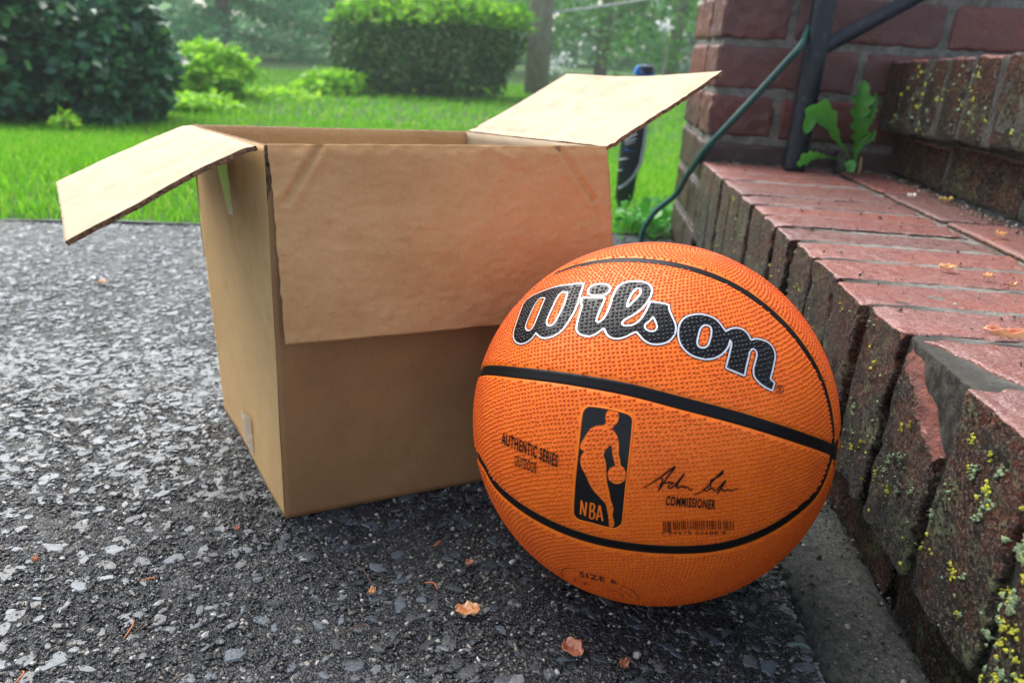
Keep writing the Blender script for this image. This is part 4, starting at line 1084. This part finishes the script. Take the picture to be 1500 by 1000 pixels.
# wooden pole with wire
pb = at_y(787, 100, 11.0); pole = empty('wooden_pole', (pb[0], 11.0, gz(11.)))
tag(pole, 'weathered grey-brown wooden pole standing at the right end of the clipped hedge', 'utility pole')
V, F = tube_mesh([(pb[0], 11., -.3), (pb[0]+.01, 11., 1.5), (pb[0]+.02, 11., 4.), (pb[0]+.03, 11., 7.)], np.array([.165, .155, .14, .12]), 16); world_part('shaft', V, F, M_BARK, pole)
wp0 = at_y(800, 20, 10.95); wp1 = at_y(965, -4, 10.0); wp2 = at_y(1300, -80, 9.)
V, F = tube_mesh([cr3(np.array([wp0, wp1, wp2]), t) for t in np.linspace(0, 2, 20)], .014, 6)
q = NB('wire'); M_WIRE = q.out((.35, .36, .38), .4)
world_part('overhead_wire', V, F, M_WIRE, label='thin pale wire running right from the wooden pole through the trees', cat='wire')
def blossom(x, y, Y, r, n, label, nm='white_blossom'):
    c = at_y(x, y, Y); root = empty(nm, (c[0], c[1], c[2]-r)); tag(root, label, 'flowers')
    V, F = leaves(crown_points(c, (r, r*.6, r*.8), n, .5, 3, 5, None, .1), .05, 1.3); world_part('petals', V, F, M_WHITEF, root, kind='stuff')
    V, F = tube_mesh([(c[0], Y, gz(Y)), (c[0]+.05, Y, c[2]-.3), tuple(c)], np.array([.02, .012, .004]), 5); world_part('stem', V, F, M_BARK, root)
blossom(975, 40, 8.2, .07, 40, 'white blurred blossom cluster high beside the brick pier')
blossom(818, 92, 12.5, .22, 110, 'pale whitish bush just right of the wooden pole', 'pale_bush')

# ------------------------------------------------------------------ humid air
bm = bmesh.new(); bmesh.ops.create_cube(bm, size=1.0); me = bpy.data.meshes.new('haze'); bm.to_mesh(me); bm.free()
hz = put('haze', me, None, None, loc=(0, 38, 4.6), kind='stuff', label='thin humid haze over the garden', cat='haze'); hz.scale = (140, 120, 12)
q = NB('haze'); q.t.nodes.remove(q.b); pv = q.n('VolumePrincipled'); pv.inputs['Color'].default_value = (.9, .95, .97, 1); pv.inputs['Density'].default_value = .0038; pv.inputs['Anisotropy'].default_value = .2
q.l(pv.outputs[0], q.t.nodes['Material Output'].inputs['Volume']); hz.data.materials.append(q.m)

# ------------------------------------------------------------------ garden tool standing in the lawn
q = NB('black_plastic'); M_PLAST = q.out((.020, .028, .032), .40, spec=.5)
q = NB('blue_plastic'); M_BLUE = q.out((.01, .16, .55), .35)
q = NB('grey_plastic'); M_GREY = q.out((.30, .34, .36), .4)
q = NB('white_print'); M_WPRINT = q.out((.7, .74, .76), .5)
tY = 1.78; tb = at_y(906, 324, tY); tool = empty('garden_tool', (tb[0], tY, 0)); tag(tool, 'black tapering garden tool with a blue top standing in the lawn behind the box', 'garden tool')
def TP(x, y, dy=0): return at_y(x, y, tY+dy)
stv = [((906, 328), .0095, .009), ((912, 300), .011, .010), ((914, 290), .020, .013), ((921, 240), .024, .016), ((928, 190), .026, .018), ((936, 140), .026, .018), ((941, 112), .023, .016)]
V = []; sg = 16
for (p, a, b) in stv:
    c = TP(*p)
    for k in range(sg):
        t = 2*math.pi*k/sg; V.append(c+np.array([math.copysign(abs(math.cos(t))**.6, math.cos(t))*a, math.copysign(abs(math.sin(t))**.6, math.sin(t))*b, 0]))
F = [[i*sg+k, i*sg+(k+1) % sg, (i+1)*sg+(k+1) % sg, (i+1)*sg+k] for i in range(len(stv)-1) for k in range(sg)]
world_part('body', np.array(V), [np.array(F), np.array([[k for k in range(sg)][::-1], [(len(stv)-1)*sg+k for k in range(sg)]])], M_PLAST, tool)
V, F = tube_mesh([TP(x, y, -.012) for x, y in [(950, 130), (949, 160), (946, 190), (943, 215), (938, 240), (928, 258), (916, 270), (906, 277)]], .0042, 8); world_part('strap', V, F, M_GREY, tool)
c0 = [TP(928, 108), TP(934, 96), TP(946, 95), TP(955, 98), TP(958, 110), TP(942, 114)]
V = np.array([p+[0, -.016, 0] for p in c0]+[p+[0, .016, 0] for p in c0]); F = [np.array([[0, 1, 2, 3, 4, 5], [11, 10, 9, 8, 7, 6]]), np.array([[k, k+6, (k+1) % 6+6, (k+1) % 6] for k in range(6)])]
world_part('blue_cap', V, F, M_BLUE, tool, smooth=False)
V, F = tube_mesh([TP(940, 108, -.018), TP(936, 97, -.018), TP(958, 97, -.018), TP(957, 106, -.018)], .0028, 6); world_part('rim', V, F, M_GREY, tool)
V = np.array([TP(942, 99, -.0185), TP(956, 99, -.0185), TP(954, 109, -.0185), TP(945, 109, -.0185)]); V = np.concatenate([V, V+[0, .004, 0]])
world_part('socket', V, [np.array([[0, 1, 2, 3]]), np.array([[0, 4, 5, 1], [1, 5, 6, 2], [2, 6, 7, 3], [3, 7, 4, 0]])], M_PLAST, tool, smooth=False)
pr = []
for (x0, y0, x1, y1, r_) in [(916, 204, 933, 196, .0022), (915, 200, 931, 192, .0022), (915, 208, 932, 203, .0016), (916, 212, 930, 208, .001), (907, 234, 920, 232, .0014), (905, 250, 912, 249, .001)]:
    pr.append(tube_mesh([TP(x0, y0, -.0175), TP(x1, y1, -.0175)], r_, 5))
V, F = joinVF(pr); world_part('white_print', V, F, M_WPRINT, tool, kind='stuff')
V, F = tube_mesh([TP(915, 219, -.0175), TP(930, 222, -.0175)], .0011, 5); world_part('blue_stripe', V, F, M_BLUE, tool)

# ------------------------------------------------------------------ dandelion weed on the step
wb = sl(.245, .005, .193); weed = empty('weed', wb); tag(weed, 'green jagged-leaved weed growing from the crack between the railing post and the upper step', 'weed')
def jag_leaf(pxs, widths, Yd, lob=0.0, bend=.004):
    """pxs: pixel midrib, laid out on the plane n-depth Yd in front of the pier, with depth bow"""
    P0 = wb-Dy*0.0
    mid = [on_plane(x, y, P0-Dy*d, Dy) for (x, y), d in zip(pxs, Yd)]
    mid = np.array(mid); n = 22; t = np.linspace(0, len(mid)-1, n); M_ = np.array([cr3(mid, a) for a in t]); W_ = np.interp(t, range(len(widths)), widths)
    T = np.gradient(M_, axis=0); T /= np.linalg.norm(T, axis=1)[:, None]; Sd = np.cross(T, Dy+np.array([0, 0, .25])); Sd /= np.linalg.norm(Sd, axis=1)[:, None]
    V = []; 
    for k in range(n):
        j = 1-lob*(k % 3 == 0)*.9+lob*(k % 3 == 2)*.5
        w_ = W_[k]*j
        cup = Dy*-1*bend*(W_[k]/.012)
        V += [M_[k]+Sd[k]*w_+cup, M_[k]+Sd[k]*w_*.5-cup*.3, M_[k], M_[k]-Sd[k]*w_*.5-cup*.3, M_[k]-Sd[k]*w_+cup]
    F = [[k*5+j, k*5+j+1, (k+1)*5+j+1, (k+1)*5+j] for k in range(n-1) for j in range(4)]
    world_part('leaf', np.array(V), np.array(F), M_LWEED, weed)
jag_leaf([(1247, 247), (1240, 222), (1226, 204), (1213, 175), (1200, 163), (1188, 172), (1180, 196)], [.0008, .0012, .004, .013, .018, .014, .002], [0, .01, .02, .03, .035, .04, .045], .3)
jag_leaf([(1249, 245), (1254, 220), (1260, 195), (1258, 170), (1263, 145), (1266, 118)], [.001, .006, .014, .012, .016, .002], [0, .01, .015, .02, .02, .015], .45)
jag_leaf([(1258, 205), (1270, 180), (1278, 160), (1283, 135)], [.002, .007, .007, .001], [.012, .012, .01, .01], .4)
jag_leaf([(1240, 235), (1215, 231), (1195, 228), (1180, 232), (1168, 243)], [.0008, .0010, .006, .011, .002], [0, .02, .03, .04, .045], .4)
jag_leaf([(1250, 222), (1262, 208), (1275, 200), (1282, 190)], [.002, .008, .008, .001], [.01, .012, .015, .015], .4)
jag_leaf([(1243, 236), (1245, 242), (1245, 252)], [.006, .009, .004], [.03, .035, .04], 0)
q = NB('stem_pale'); M_STEMP = q.out((.30, .22, .10), .6)
V, F = tube_mesh([wb+[.0, 0, -.002], wb+[-.002, -.005, .012], wb+[-.006, -.01, .03]], np.array([.004, .0028, .0015]), 8); world_part('stem', V, F, M_STEMP, weed)

# ------------------------------------------------------------------ loose debris: crumbs of soil and mortar
q = NB('crumbs'); isl_ = island(q); M_CRUMB = q.out(q.ramp(isl_, [(0., (.02, .015, .01)), (.6, (.07, .055, .04)), (.85, (.2, .17, .13)), (1., (.4, .37, .31))]), .7)
Pd = []
for _ in range(2600):
    u = random.random()
    if u < .45: n_, s_, zz_ = random.gauss(.293, .010), random.uniform(-.04, 1.2), .1955
    elif u < .60: n_, s_, zz_ = random.uniform(.02, .28), random.gauss(-.028, .010), .1958
    elif u < .90: n_, s_, zz_ = random.uniform(-.044, .02), random.uniform(.3, 1.1), .0125
    else: n_, s_, zz_ = random.uniform(.01, .29), random.uniform(0, 1.1), .1965
    Pd.append(list(sl(n_, s_, zz_)))
Pd = np.array(Pd); szd = np.clip(RNG.lognormal(math.log(.0010), .45, len(Pd)), .0004, .0032)
V, F = flakes(np.stack([Pd[:, 0], Pd[:, 1], 0*Pd[:, 0]], 1), szd, szd*1.2, .3, 5, 1.4, .2, .4)
V[:, 2] += np.repeat(Pd[:, 2], 11)
world_part('debris', V, F, M_CRUMB, smooth=False, kind='stuff', label='dark crumbs of soil and mortar lying along the step joints', cat='debris')

# ------------------------------------------------------------------ fallen litter
def m_petal(name, a, b): 
    q = NB(name); co = q.coord(); return q.out(q.mix(q.ramp(q.noise(co, 120, 3), [(.3, 0.), (.7, 1.)]), a, b), .28, q.bump(q.noise(co, 300, 3), .5, .001), .6, Subsurface_Weight=.15)
M_PET = m_petal('orange_petal', (.62, .16, .025), (.78, .42, .18)); M_PETR = m_petal('russet_petal', (.38, .07, .03), (.62, .24, .12)); M_PETY = m_petal('yellow_petal', (.60, .38, .05), (.5, .3, .06)); M_PETW = m_petal('white_petal', (.8, .78, .74), (.75, .7, .62))
def petal(px, L, W_, rot, mat, label, z=.004, cup=.35, nm='fallen_petal'):
    c = at_z(px[0], px[1], z); nu_, nv_ = 8, 7; V = []
    for i in range(nu_+1):
        u = i/nu_*2-1
        for j in range(nv_+1):
            v = j/nv_*2-1; ww = math.sqrt(max(0, 1-u*u*.92))*(1+.12*math.sin(u*5+px[0]))
            x = u*L/2; y = v*W_/2*ww; zc = cup*W_*(v*v*ww)+.12*L*u*u+.0012*math.sin(u*7+v*4+px[1])+.0015*noise.noise(Vector((u*2+px[0], v*2, 0)))*1.5
            V.append((x*math.cos(rot)-y*math.sin(rot), x*math.sin(rot)+y*math.cos(rot), zc))
    F = np.array([[i*(nv_+1)+j, (i+1)*(nv_+1)+j, (i+1)*(nv_+1)+j+1, i*(nv_+1)+j+1] for i in range(nu_) for j in range(nv_)])
    me = mesh_np(nm, np.array(V), F); o = put(nm, me, mat, None, loc=c, label=label, cat='petal', group='fallen petals and bud scales')
    so_ = o.modifiers.new('thickness', 'SOLIDIFY'); so_.thickness = .0005
    return o
petal((685, 896), .0155, .011, .15, M_PET, 'orange petal lying on the asphalt below the left side of the ball')
petal((838, 952), .0150, .0125, -.9, M_PETR, 'russet curled petal on the asphalt nearest the bottom edge')
petal((688, 824), .006, .0042, .4, M_PETR, 'tiny red petal between the box and the ball')
petal((915, 972), .0075, .005, .8, M_PETR, 'small dull red petal to the right of the large russet one')
petal((545, 866), .0055, .004, 1.2, M_PET, 'tiny orange petal on the asphalt below the front of the box')
petal((150, 413), .011, .008, .2, M_PET, 'pale orange petal far off on the asphalt under the left flap')
petal((348, 773), .004, .003, .2, M_PETR, 'tiny red petal beside the left corner of the box')
petal((52, 818), .004, .003, .7, M_PETR, 'tiny red petal near the left edge of the asphalt')
petal((1474, 492), .030, .009, -.12, M_PETR, 'long curled russet bud scale on the near edge brick of the step', .1985, .5, 'bud_scale')
petal((1388, 392), .013, .007, -.2, M_PET, 'bright orange petal in the middle of the step tread', .199)
petal((1447, 404), .009, .005, .3, M_PET, 'pale orange petal right of the bright one on the step tread', .199)
petal((1467, 344), .011, .009, .5, M_PET, 'orange petal near the foot of the upper step', .198)
petal((1386, 293), .018, .008, 0., M_PETY, 'yellow petal lying against the upper step', .198)
petal((1335, 287), .011, .006, 0., M_PETW, 'small white petal at the foot of the upper step', .198)
petal((1483, 417), .010, .004, .2, M_PETR, 'thin red scale on the step tread close to the right edge', .199)
def needle(a, b, mat, label, z=.004, r=.0006, bend=.002):
    p, q_ = at_z(*a, z), at_z(*b, z); m = (p+q_)/2+np.array([bend, bend, .001]); V, F = tube_mesh([cr3(np.array([p, m, q_]), t) for t in np.linspace(0, 2, 9)], r*np.array([.5, .8, 1, 1, 1, 1, .9, .7, .4]), 5)
    root_c = (p+q_)/2; return put('pine_needle', mesh_np('pine_needle', V-root_c, F), mat, None, loc=root_c, label=label, cat='twig', group='needles and twigs on the asphalt')
q = NB('russet_needle'); M_NR = q.out((.42, .13, .04), .5)
q = NB('brown_needle'); M_NB = q.out((.10, .05, .03), .6)
q = NB('green_needle'); M_NG = q.out((.10, .24, .17), .45)
needle((182, 934), (194, 906), M_NR, 'russet needle leaning up on the asphalt at lower left')
needle((196, 926), (211, 909), M_NB, 'brown twig just right of the russet needle')
needle((22, 1000), (32, 982), M_NR, 'russet needle at the bottom left corner')
needle((1152, 945), (1187, 950), M_NG, 'pale green needle right of the ball near the concrete strip', r=.0005)
needle((205, 851), (228, 849), M_NR, 'short russet needle lying level among the chips on the left')
needle((545, 856), (510, 822), M_NB, 'dark twig below the front of the box', r=.0005)
needle((507, 925), (535, 916), M_NB, 'dark twig left of the orange petal', r=.0006)
needle((622, 853), (640, 862), M_NR, 'short orange twig between the box and the orange petal', r=.0007)
needle((635, 800), (645, 792), M_NR, 'tiny russet scale in the shade below the box', r=.0008)
needle((250, 998), (268, 990), M_NB, 'brown twig on the bottom edge left of centre')
